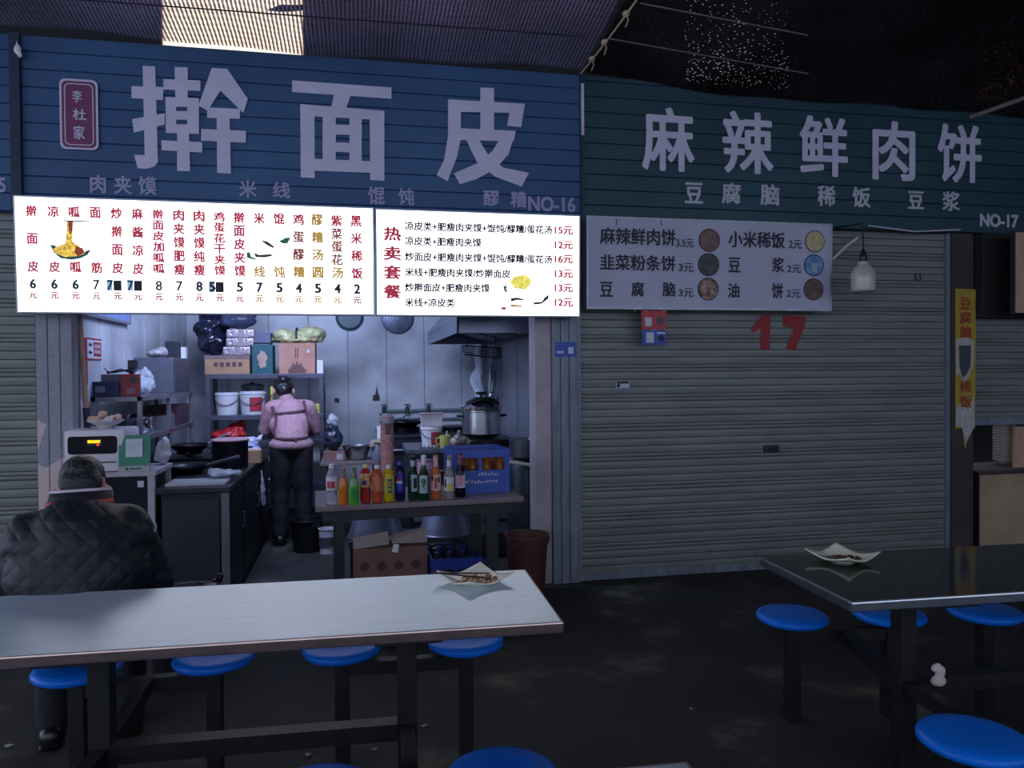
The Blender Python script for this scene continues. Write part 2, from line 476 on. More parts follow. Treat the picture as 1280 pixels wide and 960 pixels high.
u0 = at(1147, 346, -.02)
MB().tube([(u0.x - .022, -.02, u0.z + .03), (u0.x - .022, -.03, u0.z - .02), (u0.x, -.03, u0.z - .03), (u0.x + .022, -.03, u0.z - .02), (u0.x + .022, -.02, u0.z + .03)], .004).build('shutter_loop', black_metal, d2)

# ------------------------------------------------------------------ painted fascia over the stalls
def fascia_material(name, c1, c2):
    return M(name, c1, .5, .1, col2=c2, scale=1.3, det=6)
glow_blue_f = fascia_material('glow_tinted_teal_fascia', rgb(38, 70, 112), rgb(50, 88, 130))  # same teal paint, with the menu's blue bloom put into its colour
teal_f = fascia_material('teal_fascia_paint', rgb(26, 58, 70), rgb(36, 72, 84))
def planks(x0, x1, z0, z1, h, yf=-.10):
    mb = MB(); z = z0; prof = []
    while z < z1 - .001:
        hh = min(h, z1 - z)
        prof += [(yf + .008, z), (yf, z + .005), (yf, z + hh - .005), (yf + .008, z + hh)]; z += hh
    vs = []; fs = []
    for yy, zz in prof: vs += [(x0, yy, zz), (x1, yy, zz)]
    for i in range(len(prof) - 1): fs.append((2 * i, 2 * i + 1, 2 * i + 3, 2 * i + 2))
    mb.add(vs, fs)
    mb.b2((x0, yf + .018, z0), (x1, yf + .05, z1))
    return mb
FY = -.10
FM = Matrix.Translation(Vector((0, FY, 0)))
XD0 = at(22, 200, FY).x; XD1 = at(727, 200, FY).x
ZF = 3.57
def fascia(lab, x0, x1, z0, mat):
    t = thing('fascia_sign', lab, 'sign', (x0, FY, z0), group=None)
    Mx = Matrix.Translation(Vector((x0, FY, z0)))
    planks(0, x1 - x0, 0, ZF - z0, .108, 0).build('sign_board', mat, t)
    return t, Mx
big_polys_gan = [
 [(572,265),(622,268),(633,650),(618,668),(590,676),(552,675),(538,621),(580,622)], [(527,346),(655,350),(653,402),(527,394)], [(530,478),(660,455),(660,500),(537,533)],
 [(655,318),(803,324),(803,366),(655,360)], [(700,270),(752,272),(752,400),(703,400)], [(663,390),(706,392),(706,535),(665,533)], [(750,393),(797,395),(797,538),(750,536)],
 [(663,390),(797,395),(797,431),(663,428)], [(664,446),(797,447),(797,482),(664,480)], [(664,498),(797,500),(797,538),(665,533)], [(710,530),(757,532),(762,687),(710,685)], [(647,563),(810,571),(810,612),(648,603)],
 [(848,275),(880,276),(885,362),(832,445),(795,425)], [(872,276),(910,278),(992,398),(975,455),(882,364)], [(830,432),(962,438),(960,478),(830,474)], [(806,518),(985,526),(985,573),(806,565)], [(868,470),(920,473),(925,697),(870,693)]]
big_polys_mian = [
 [(77,308),(455,335),(455,378),(77,352)], [(237,355),(302,360),(283,414),(226,410)], [(108,398),(162,402),(163,680),(110,677)], [(372,420),(428,424),(428,690),(374,687)],
 [(108,398),(428,424),(428,460),(108,442)], [(110,604),(428,618),(428,662),(110,650)], [(193,440),(243,445),(243,618),(193,612)], [(295,448),(342,452),(342,622),(295,616)],
 [(240,476),(298,478),(298,516),(240,514)], [(240,544),(298,546),(298,582),(240,580)]]
big_polys_pi = [
 [(793,335),(845,337),(845,500),(793,500)], [(670,380),(963,397),(957,432),(670,427)], [(910,395),(963,397),(948,486),(895,480)], [(670,380),(720,383),(718,535),(704,600),(668,692),(627,668),(655,610),(670,520)],
 [(716,490),(928,500),(920,540),(716,535)], [(868,530),(925,510),(900,590),(850,645),(780,683),(715,703),(692,662),(790,620),(840,575)], [(738,532),(788,535),(825,595),(880,640),(978,660),(950,712),(850,675),(780,620)]]
f16, M16 = fascia('long glow-tinted blue plank sign above the glowing menu with three huge pale characters', XD0 + .03, XD1 - .012, 2.5, glow_blue_f)
for polys, sc, ox, nm in ((big_polys_gan, 3.2, 0, 'a'), (big_polys_mian, 3.048, 340, 'b'), (big_polys_pi, 3.048, 340, 'c')):
    mb = MB(); mb.keep = True
    for k, pl in enumerate(polys): ppoly(mb, [(x / sc + ox, y / sc) for x, y in pl], M16, -.008 - .0003 * k)
    mb.build('large_character', letter_grey, f16)
small_letter = M('bloom_tinted_letter', rgb(160, 158, 192), .6, var=.08)  # bloom around the lit menu is painted in as lavender
small_letter2 = M('pale_small_letter', rgb(186, 186, 198), .6, var=.08)
for s_, b in (('肉', (113, 219, 133, 242)), ('夹', (143, 220, 165, 243)), ('馍', (173, 221, 196, 244)), ('米', (299, 225.6, 321, 247)), ('线', (341, 228, 363, 248)),
              ('馄', (460, 233.6, 481, 256)), ('饨', (498, 235.5, 518, 256.6)), ('醪', (604, 238.5, 624, 258)), ('糟', (638, 239.5, 658, 259.5))):
    mb = MB(); mb.keep = True; ptext(mb, s_, M16, *b, y=-.006, bold=.03); mb.build('small_character', small_letter, f16)
mb = MB(); mb.keep = True; ptext(mb, 'NO-16', M16, 660, 246, 719, 265, y=-.006, bold=.035); mb.build('stall_number', small_letter, f16)
f17, M17 = fascia('teal plank sign of the closed stall with five pale characters', XD1 + .012, xc1 + .6, 2.56, teal_f)
for s_, b in (('麻', (801.8, 134.7, 867.4, 214.3)), ('辣', (902.4, 140, 966, 217.4)), ('鲜', (998.6, 145.7, 1059, 221)), ('肉', (1089.6, 152, 1143, 226)), ('饼', (1170.6, 156, 1226, 229))):
    mb = MB(); mb.keep = True; ptext(mb, s_, M17, *b, y=-.008, bold=.026); mb.build('large_character', letter_grey, f17)
for s_, b in (('豆', (855.6, 228.3, 878.4, 254.6)), ('腐', (901.5, 229, 925.6, 255)), ('脑', (949.7, 230.5, 973.7, 257)), ('稀', (1021, 232, 1043.7, 258)), ('饭', (1064.7, 234, 1087.5, 259.5)), ('豆', (1134, 239.3, 1154, 261.6)), ('浆', (1177, 239.5, 1199, 264))):
    mb = MB(); mb.keep = True; ptext(mb, s_, M17, *b, y=-.006, bold=.03); mb.build('small_character', small_letter2, f17)
mb = MB(); mb.keep = True; ptext(mb, 'NO-17', M17, 1224, 267.7, 1272, 284.3, y=-.006, bold=.05); mb.build('stall_number', small_letter2, f17)
f15, M15 = fascia('glow-tinted blue plank sign cut off by the edge beside the bright menu', -4.2, XD0 - .03, 2.5, glow_blue_f)
mb = MB(); mb.keep = True; ptext(mb, 'NO-15', M15, -52, 221, 8, 240, y=-.006, bold=.035); mb.build('stall_number', small_letter, f15)
struct(MB().b2((XD0 - .03, FY - .03, 2.5), (XD0 + .03, FY + .05, ZF), .004).build('trim_5', M('dark_blue_strip', rgb(26, 40, 66), .6)), 'dark strip between two stall signs')
xt = at(727, 140, FY - .012)
o = MB().b2((XD1 - .012, FY - .02, 2.5), (XD1 + .012, FY + .04, ZF)); struct(o.build('trim_6', M('dark_blue_strip', rgb(26, 40, 66))), 'thin strip between the glow-tinted and teal signs')
o = MB().b2((XD1 - .008, FY - .028, at(727, 170, FY).z), (XD1 + .012, FY - .02, at(727, 106, FY).z)).build('trim_strip', letter_grey); tag(o, 'short pale strip at the seam between glow-tinted and teal signs', 'strip')
# plaque
pl0 = at(75.6, 144, FY); pl1 = at(123.5, 144, FY)
pc = at(100, 144, FY); pz1 = at(100, 100.5, FY).z; pz0 = at(100, 188, FY).z
pw = (pl1.x - pl0.x) / 2; ph = (pz1 - pz0) / 2
t = thing('name_plaque', 'small red plaque with three brushed characters and double pale border', 'plaque', (pc.x, FY - .004, (pz0 + pz1) / 2))
PM = Matrix.Translation(t.location)
plaque_red = M('plaque_red', rgb(118, 52, 92), .6)
def rrect(w, h, r, n=5):
    P = []
    for cx, cz, a0 in ((w - r, h - r, 0), (-w + r, h - r, 90), (-w + r, -h + r, 180), (w - r, -h + r, 270)):
        for i in range(n + 1):
            a = math.radians(a0 + 90 * i / n); P.append((cx + r * math.cos(a), cz + r * math.sin(a)))
    return P
MB().poly(rrect(pw, ph, .035), -.012, .012).build('plaque_plate', plaque_red, t)
def ring(mb, P, Q, y):
    n = len(P); mb.add([(x, y, z) for x, z in P] + [(x, y, z) for x, z in Q], [(i, (i + 1) % n, n + (i + 1) % n, n + i) for i in range(n)])
mb = MB(); ring(mb, rrect(pw, ph, .035), rrect(pw - .012, ph - .012, .03), -.014); ring(mb, rrect(pw - .026, ph - .026, .03), rrect(pw - .032, ph - .032, .025), -.014); mb.build('plaque_border', letter_grey, t)
for s_, b in (('李', (91.5, 114, 103, 129)), ('杜', (92, 137, 109, 151)), ('家', (93, 158, 107, 175))):
    mb = MB(); mb.keep = True; ptext(mb, s_, PM, *b, y=-.015, bold=.015); mb.build('brushed_character', letter_grey, t)

# ------------------------------------------------------------------ menu boards
def board_material(name, e):
    return M(name, (.93, .95, 1, 1), .4, var=.02, scale=1, emit=e)
lit = board_material('lit_white_acrylic', 2.5)
frame_alu = M('alu_frame', rgb(150, 155, 165), .4, .6)
def board(name, lab, x0, x1, ytop, ybot, y, depth, mat, fw, tilt):
    A = at(x0, (ytop[0] + ybot[0]) / 2, y); B = at(x1, (ytop[1] + ybot[1]) / 2, y)
    zt = (at(x0, ytop[0], y).z + at(x1, ytop[1], y).z) / 2; zb = (at(x0, ybot[0], y).z + at(x1, ybot[1], y).z) / 2
    cx = (A.x + B.x) / 2; cz = (zt + zb) / 2; w = (B.x - A.x) / 2; h = (zt - zb) / 2
    t = thing(name, lab, 'menu board', (cx, y, cz), rot=(tilt, 0, 0))
    Mx = Matrix.Translation(Vector((cx, y, cz))) @ Euler((tilt, 0, 0)).to_matrix().to_4x4()
    MB().b2((-w + fw, 0, -h + fw), (w - fw, .02, h - fw)).build('menu_panel', mat, t)
    mb = MB()
    mb.b2((-w, -.006, -h), (-w + fw, depth, h)); mb.b2((w - fw, -.006, -h), (w, depth, h)); mb.b2((-w + fw, -.006, h - fw), (w - fw, depth, h)); mb.b2((-w + fw, -.006, -h), (w - fw, depth, -h + fw))
    mb.b2((-w + fw, .03, -h + fw), (w - fw, depth, h - fw))
    mb.build('frame', frame_alu, t)
    return t, Mx, w, h
TILT = math.radians(2.0)
red_lit = M('backlit_red', rgb(176, 44, 66), .5, emit=.5, var=.05)
ochre_lit = M('backlit_ochre', rgb(176, 140, 60), .5, emit=.6, var=.08)
brown_lit = M('backlit_brown', rgb(150, 84, 70), .5, emit=.4, var=.05)
green_lit = M('backlit_dark_green', rgb(14, 62, 62), .5, emit=.15, var=.05)
navy_lit = M('backlit_navy', rgb(26, 46, 66), .5, emit=.15)
unit_lit = M('backlit_unit', rgb(170, 80, 76), .5, emit=.4)
t1, B1, w1, h1 = board('lit_menu_board', 'glowing white menu with seventeen columns of red dish names', 18.5, 468, (243.3, 261), (391.3, 394), -.26, .12, lit, .008, TILT)
cols = [('擀面皮', 39.5, 263.6, 41.7, 333, '6', 0), ('凉皮', 66.6, 264.3, 68.5, 333.4, '6', 0), ('呱呱', 93, 265, 95, 333.8, '6', 0), ('面筋', 119.5, 266, 121, 334.7, '7', 0),
        ('炒擀面皮', 145.7, 266.6, 147.4, 335, '7x', 0), ('麻酱凉皮', 171.9, 267.4, 173, 336, '7x', 0), ('擀面皮加呱呱', 197.5, 268, 199, 335.5, '8', 0), ('肉夹馍肥瘦', 223.6, 269, 224.6, 337, '7', 0),
        ('肉夹馍纯瘦', 249, 270, 249.5, 337.5, '8', 0), ('鸡蛋花干夹馍', 274, 271, 275, 338, '5x', 0), ('擀面皮夹馍', 299, 272, 300, 338.5, '5', 0), ('米线', 324, 273, 324.6, 339.5, '7', 1),
        ('馄饨', 348.7, 273.5, 349.5, 340, '5', 1), ('鸡蛋醪糟', 373, 274.5, 373.7, 340, '4', 1), ('醪糟汤圆', 396.5, 275, 397.5, 340.5, '5', 2), ('紫菜蛋花汤', 420.6, 276, 422, 341, '4', 1), ('黑米稀饭', 445, 276.5, 446.5, 341.5, '2', 0)]
patch_blue = M('pale_blue_sticker', rgb(170, 205, 235), .5, emit=.5)
patch_dark = M('dark_cover_tape', rgb(40, 34, 48), .6)
for i, (s_, xa_, ya_, xb_, yb_, pr, ci) in enumerate(cols):
    n = len(s_)
    hh = 7.1 if n < 6 else 6.2
    for k, ch in enumerate(s_):
        pass
    mb = MB(); mb.keep = True
    for k, ch in enumerate(s_):
        f = k / (n - 1); cx = xa_ + (xb_ - xa_) * f; cy = ya_ + (yb_ - ya_) * f
        mb.mi = 0 if ci == 0 else (0 if k == 0 and ci == 1 else 1 if ci == 1 and k < n - 1 else 2)
        ptext(mb, ch, B1, cx - 7.1, cy - hh, cx + 7.1, cy + hh, y=-.003, bold=.045)
    mb.build('dish_lettering', [red_lit, brown_lit, ochre_lit], t1)
    py = 354.8 + (361.3 - 354.8) * i / 16; pxc = xb_ + (0 if pr[-1] != 'x' else -9.5)
    if pr[-1] == 'x':
        mb = MB(); a = hit(pxc - 4.5, py - 7, B1); b = hit(pxc + 3.2, py + 7, B1); mb.rect(a[0], b[0], b[1], a[1], -.003); mb.build('price_sticker', patch_blue, t1)
        mb = MB(); a = hit(pxc + 4, py - 6, B1); b = hit(pxc + 14.5, py + 7, B1); mb.rect(a[0], b[0], b[1], a[1], -.004); mb.build('cover_tape', patch_dark, t1)
    mb = MB(); mb.keep = True; ptext(mb, pr[0], B1, pxc - 4.2, py - 6.2, pxc + 4.2, py + 6.2, y=-.006, bold=.055 if pr[0] in '6452' or i > 7 else .03); mb.build('price', green_lit if i < 7 else navy_lit, t1)
    mb = MB(); mb.keep = True; ptext(mb, '元', B1, xb_ - 5.2, py + 9.5, xb_ + 5.2, py + 18.5, y=-.003, bold=.055); mb.build('price_unit', [red_lit, brown_lit, ochre_lit][min(2, ci + (1 if i else 0))] if ci else unit_lit, t1)
# printed noodle bowl
def pic_poly(pts, name, mat, t, Mx, y=-.003):
    mb = MB(); mb.keep = True; ppoly(mb, pts, Mx, y); return mb.build(name, mat, t)
teal_l = M('backlit_teal', rgb(24, 92, 98), .5, emit=.2); noodle_l = M('backlit_noodle', rgb(226, 178, 70), .5, emit=.8, var=.5, scale=60); chili_l = M('backlit_chili', rgb(160, 66, 30), .5, emit=.4, var=.5, scale=70); greenl = M('backlit_leaf', rgb(30, 110, 70), .5, emit=.3, var=.4, scale=50)
olive_l = M('backlit_brown_food', rgb(70, 52, 34), .5, emit=.2, var=.6, scale=80)
def c4(L_): return [(x / 5.12, y / 5.12 + 230) for x, y in L_]
pic_poly(c4([(320, 388), (350, 392), (420, 440), (500, 455), (560, 425), (585, 420), (560, 455), (520, 475), (460, 486), (390, 476), (345, 440)]), 'bowl_print', teal_l, t1, B1)
pic_poly(c4([(335, 420), (370, 398), (420, 380), (428, 300), (430, 235), (468, 235), (466, 370), (500, 392), (535, 420), (548, 445), (500, 462), (420, 468), (360, 445)]), 'noodle_print', noodle_l, t1, B1, -.004)
pic_poly(c4([(485, 400), (530, 410), (545, 440), (500, 462), (478, 440)]), 'chili_print', chili_l, t1, B1, -.005)
pic_poly(c4([(436, 236), (470, 240), (466, 300), (450, 330), (442, 290)]), 'chili_print', chili_l, t1, B1, -.005)
pic_poly(c4([(408, 232), (575, 238), (575, 245), (408, 240)]), 'chopstick_print', ink_black, t1, B1, -.005)
def c5(L_): return [(x / 5.12 + 230, y / 5.12 + 240) for x, y in L_]
pic_poly(c5([(400, 388), (420, 384), (430, 415), (490, 436), (430, 430), (402, 420)]), 'dish_print', greenl, t1, B1)
pic_poly(c5([(445, 388), (480, 402), (550, 398), (580, 405), (520, 420), (460, 418)]), 'dumpling_print', olive_l, t1, B1)
pic_poly(c5([(490, 308), (530, 315), (580, 350), (570, 360), (530, 340)]), 'dumpling_print', olive_l, t1, B1)
pic_poly(c5([(608, 315), (650, 293), (684, 291), (662, 330), (635, 332)]), 'leaf_print', greenl, t1, B1)

t2, B2, w2, h2 = board('lit_menu_board', 'glowing white set-meal menu with six priced lines and big red heading', 469.5, 725, (261, 269.5), (394, 396.6), -.26, .12, lit, .008, TILT)
for ch, y in (('热', 292.3), ('卖', 316.6), ('套', 340.4), ('餐', 364.5)):
    mb = MB(); mb.keep = True; ptext(mb, ch, B2, 479.5, y - 8.8, 501.5, y + 8.8, y=-.003, bold=.045); mb.build('heading_character', red_lit, t2)
lines = [('凉皮类+肥瘦肉夹馍+馄饨/醪糟/蛋花汤', 506, 690, 283.2, 286.8, '15元', 288), ('凉皮类+肥瘦肉夹馍', 506, 601.5, 301.2, 303.3, '12元', 306.5), ('炒面皮+肥瘦肉夹馍+馄饨/醪糟/蛋花汤', 506, 690, 320.8, 324.4, '16元', 324),
         ('米线+肥瘦肉夹馍/炒擀面皮', 506, 638, 339.8, 342.5, '13元', 342.3), ('炒擀面皮+肥瘦肉夹馍', 506, 612, 359, 360.3, '13元', 360.2), ('米线+凉皮类', 506, 568.5, 378.1, 378.3, '12元', 378.2)]
for s_, xa_, xb_, ya_, yb_, pr, py in lines:
    mb = MB(); mb.keep = True; ym = (ya_ + yb_) / 2
    ptext(mb, s_, B2, xa_, ym - 5.6, xb_, ym + 5.6, y=-.003, bold=.04); mb.build('set_meal_lettering', ink_dark, t2)
    mb = MB(); mb.keep = True; ptext(mb, pr, B2, 693, py - 5.4, 716, py + 5.4, y=-.003, bold=.05); mb.build('price', red_lit, t2)
yellow_l = M('backlit_yellow', rgb(220, 205, 90), .5, emit=.9, var=.4, scale=70)
def c6(L_): return [(x / 4.74 + 460, y / 4.74 + 240) for x, y in L_]
pic_poly(c6([(840, 530), (870, 500), (930, 490), (970, 525), (960, 550), (930, 580), (870, 570)]), 'noodle_print', yellow_l, t2, B2)
pic_poly(c6([(800, 560), (825, 552), (818, 575), (830, 595), (808, 590)]), 'bowl_print', greenl, t2, B2)
pic_poly(c6([(975, 655), (1030, 650), (1045, 625), (1072, 608), (1068, 632), (1030, 662), (985, 668)]), 'plate_print', navy_lit, t2, B2)
pic_poly(c6([(835, 665), (915, 672), (905, 682), (850, 680)]), 'bowl_base_print', ochre_lit, t2, B2)
pic_poly(c6([(790, 682), (818, 682), (818, 697), (790, 697)]), 'seal_print', red_lit, t2, B2)
pic_poly(c6([(845, 630), (880, 625), (925, 635), (920, 642), (880, 640), (848, 650)]), 'bowl_print', olive_l, t2, B2)

sign_white = M('unlit_sign_white', rgb(176, 174, 196), .5, var=.05, scale=2)
t3, B3, w3_, h3 = board('menu_board', 'unlit white menu of the closed stall with six round food pictures', 733, 1039.5, (270.8, 279.3), (387, 388), -.2, .09, sign_white, .014, math.radians(1))
def c7(x, y): return x / 3.879 + 720, y / 3.879 + 260
items = [('麻辣鲜肉饼', 749.6, 844.3, 285.3, 306.4, '3.5元', 845, 867, 298.5, 309.5), ('韭菜粉条饼', 749.6, 844.3, 318.8, 338.6, '3元', 848, 866.5, 329, 340.2), ('豆', 749.6, 766, 352.3, 371, '', 0, 0, 0, 0), ('腐', 788.8, 805, 352.3, 371, '', 0, 0, 0, 0),
         ('脑', 827.8, 844, 352.3, 371, '3元', 848, 866.5, 360.5, 371.5), ('小米稀饭', 910.2, 981, 289.6, 310, '2元', 985.5, 1002, 300, 311), ('豆', 910.2, 925.5, 321.9, 340.5, '', 0, 0, 0, 0), ('浆', 964.4, 980, 321.9, 340.5, '2元', 983.5, 1001, 331, 341.3),
         ('油', 909.5, 924, 354, 372.5, '', 0, 0, 0, 0), ('饼', 964.4, 978.6, 354, 373.2, '2元', 983, 1000.5, 361.8, 372.2)]
for s_, a, b, c_, d_, pr, e, f, g, h_ in items:
    mb = MB(); mb.keep = True; ptext(mb, s_, B3, a, c_, b, d_, y=-.003, bold=.028); mb.build('dish_lettering', ink_dark, t3)
    if pr: mb = MB(); mb.keep = True; ptext(mb, pr, B3, e, g, f, h_, y=-.003, bold=.016); mb.build('price', ink_dark, t3)
pics = [(886.3, 300.5, 13.4, rgb(92, 62, 66), rgb(130, 96, 92)), (885.5, 330.9, 13.4, rgb(40, 40, 46), rgb(80, 78, 84)), (885, 361.3, 13.2, rgb(40, 32, 34), rgb(190, 150, 130)),
        (1018.3, 302, 12.4, rgb(170, 150, 110), rgb(200, 182, 140)), (1017.2, 331.7, 12.4, rgb(60, 110, 160), rgb(110, 160, 200)), (1016.5, 361.8, 12.4, rgb(84, 62, 60), rgb(120, 92, 84))]
for k, (px, py, r, ca, cb) in enumerate(pics):
    c0 = hit(px, py, B3); r0 = abs(hit(px + r, py, B3)[0] - c0[0])
    ft = MB().disc(c0[0], c0[1], r0, -.003).build('food_picture_rim', ink_black, t3)
    MB().disc(c0[0], c0[1], r0 * .92, -.005).build('food_picture', M('food_print_%s' % 'abcdef'[k], ca, .5, col2=cb, scale=22), ft)
    if k == 4:
        MB().poly([(c0[0] - .025, c0[1] + .02), (c0[0] + .03, c0[1] + .02), (c0[0] + .02, c0[1] - .05), (c0[0] - .015, c0[1] - .05)], -.007).build('cup_print', M('cup_print', rgb(150, 160, 175), .5), ft)
for px, l in ((770, 9), (826, 11)):
    a = hit(px, 272.5, B3); MB().box((a[0], -.008, a[1] - .03), (.004, .003, .05)).build('hanging_tie', ink_black, t3)
for px in (793, 807, 829, 832):
    a = hit(px, 386, B3); MB().tube([(a[0], -.01, a[1] + .015), (a[0] + .004, -.02, a[1]), (a[0] - .004, -.012, a[1] - .02)], .0022, 5).build('white_tie', white_paint, t3)

# payment cards hanging under it, stickers
def card(name, lab, x0, y0, x1, y1, y, mat, cat='card', th=.004, extra=None):
    A = at((x0 + x1) / 2, (y0 + y1) / 2, y); w = (at(x1, y0, y).x - at(x0, y0, y).x) / 2; h = (at(x0, y0, y).z - at(x0, y1, y).z) / 2
    t = thing(name, lab, cat, (A.x, y, A.z - h))
    MB().b2((-w, 0, 0), (w, th, 2 * h), .001).build('card_face', mat, t)
    return t, w, h
card_red = M('card_red', rgb(178, 44, 58), .45); card_blue = M('card_blue', rgb(38, 70, 168), .45); card_white = M('card_white', rgb(196, 198, 210), .5)
t, w, h = card('payment_card', 'red payment card hung under the unlit menu', 802, 388, 833, 412, -.16, card_red)
MB().rect(-w * .74, -w * .2, h * .35, h * 1.25, -.002).build('card_print', card_white, t)
mb = MB(); mb.keep = True; mb.disc(w * .52, h * .95, w * .33, -.002); mb.build('card_print', black_plastic, t)
mb = MB(); mb.tube([(-w * .6, 0, 2 * h), (-w * .6, .02, 2 * h + .05)], .002, 5); mb.tube([(w * .6, 0, 2 * h), (w * .6, .02, 2 * h + .05)], .002, 5); mb.build('hanging_string', white_paint, t)
t, w, h = card('payment_card', 'blue payment card hung just below a red one', 803, 412.8, 833, 431, -.16, card_blue)
MB().rect(-w * .7, -w * .05, h * .3, h * 1.7, -.002).build('card_print', card_white, t)
MB().rect(w * .2, w * .9, h * 1.5, h * 1.75, -.002).build('card_print', card_white, t)
mb = MB(); mb.disc(w * .55, h * .9, w * .25, -.002); mb.build('card_print', ink_dark, t)
MB().b2((-.02, .001, 2 * h - .002), (.02, .003, 2 * h + .012)).build('hanging_tab', card_white, t)
t, w, h = card('payment_sticker', 'blue payment sticker on the grey steel post', 694, 427.5, 720, 446, -.064, card_blue, 'sticker', .003)
MB().rect(w * .25, w * .75, h * .4, h * 1.3, -.002).build('card_print', card_white, t)
MB().rect(-w * .85, -w * .2, h * .45, h * .8, -.002).build('card_print', card_white, t)
t, w, h = card('notice_sticker', 'tiny pale sticker with dark print on the closed shutter', 770, 476, 787, 485, -.022, card_white, 'sticker', .002)
MB().rect(-w * .9, w * .9, h * 1.2, h * 1.9, -.001).build('card_print', ink_dark, t); MB().rect(-w * .9, -w * .4, h * .2, h * 1.1, -.001).build('card_print', ink_dark, t)

# yellow strip sign on the column
YM = Matrix.Translation(Vector((0, -.066, 0)))
yellow_m = M('faded_yellow_paper', rgb(172, 146, 52), .7, var=.15, scale=12)
zt = at(1204, 361, -.066).z; zb = at(1204, 560, -.066).z; xs0 = at(1194, 450, -.066).x; xs1 = at(1217, 450, -.066).x
t = thing('strip_sign', 'torn yellow strip sign with red characters on the dark column', 'sign', (xs0, -.066, zb))
SM = Matrix.Translation(t.location)
def sg(L_): return [hit(1020 + x / 2.823, 260 + y / 2.823, SM) for x, y in L_]
MB().poly(sg([(491, 285), (565, 287), (560, 780), (545, 770), (525, 850), (515, 775), (491, 780)]), -.003, .004).build('paper_strip', yellow_m, t)
mb = MB(); mb.poly(sg([(492, 462), (530, 456), (556, 470), (553, 560), (535, 600), (522, 618), (505, 590), (493, 590)]), -.005); mb.poly(sg([(493, 700), (520, 690), (535, 715), (556, 660), (558, 770), (528, 830), (512, 770), (493, 770)]), -.005); mb.build('torn_patch', M('torn_paper', rgb(176, 172, 172), .8, var=.2, scale=20), t)
MB().poly(sg([(502, 485), (545, 485), (543, 560), (530, 585), (515, 600), (505, 565)]), -.007).build('torn_hole', M('torn_hole_grey', rgb(70, 72, 76), .8), t)
strip_red = M('strip_red', rgb(150, 52, 40), .6)
for s_, y0, y1 in (('豆', 316, 358), ('腐', 366, 408), ('脑', 416, 458), ('稀', 608, 652), ('饭', 662, 704)):
    mb = MB(); mb.keep = True; ptext(mb, s_, SM, 1020 + 505 / 2.823, 260 + y0 / 2.823, 1020 + 546 / 2.823, 260 + y1 / 2.823, y=-.008, bold=.02); mb.build('sign_character', strip_red, t)

# hanging bulb
bp = at(1079, 345, -.45)
t = thing('hanging_bulb', 'unlit white bulb hanging on a black cord before the shutter', 'lamp', (bp.x, -.45, at(1079, 366, -.45).z))
zt_ = 2.56 - t.location.z
bulb_m = M('milky_bulb', rgb(196, 188, 184), .25, var=.03)
MB().lathe([(0, 0), (.05, .003), (.075, .012), (.082, .03), (.082, .105)], n=28).build('diffuser', bulb_m, t, 40)
MB().lathe([(.084, .105), (.085, .12), (.078, .15), (.06, .18), (.035, .198), (.03, .22)], n=28).build('lamp_housing', M('bulb_housing', rgb(186, 176, 172), .4), t, 40)
MB().lathe([(.022, .218), (.026, .225), (.026, .26), (.012, .3), (.004, .31)], n=16).build('lamp_socket', black_plastic, t, 40)
MB().tube([(0, 0, .3), (.003, .005, .4), (0, .02, zt_ - .03), (-.005, .33, zt_)], .006).build('cord', black_plastic, t)
q0 = at(1041, 324, -.2); q1 = at(1072, 297, -.1)
o = MB().tube([q0, q0.lerp(q1, .5) + Vector((0, 0, .01)), q1], .01, 8).build('white_cable', white_paint); tag(o, 'short white cable from the unlit menu up to the teal sign', 'cable')
q0 = at(1085, 282, -.13); q1 = at(1200, 287, -.13); 
o = MB().tube([q0, q0.lerp(q1, .5) + Vector((0, 0, -.03)), q1], .006, 6).build('slack_wire', letter_grey); tag(o, 'pale slack wire along the lower edge of teal sign', 'wire')
# plain dark box right of column
z0_ = at(1230, 397, -.12).z
struct(MB().b2((xc1 + .01, -.14, z0_), (xc1 + 1.6, .1, 2.555), .006).build('trim_7', M('dark_box', rgb(30, 28, 30), .7)), 'plain dark box beside the column')
a = at(1269, 290, -.35); b = at(1269, 391, -.35)
t = thing('hanging_board', 'beige board edge hanging at the right above the bowls', 'board', (a.x, -.35, b.z))
MB().b2((0, 0, 0), (.5, .03, a.z - b.z), .003).build('board_face', M('beige_board', rgb(186, 150, 128), .6), t)
MB().b2((-.012, -.004, -.012), (0, .034, a.z - b.z + .012)).build('board_edge', ink_dark, t)

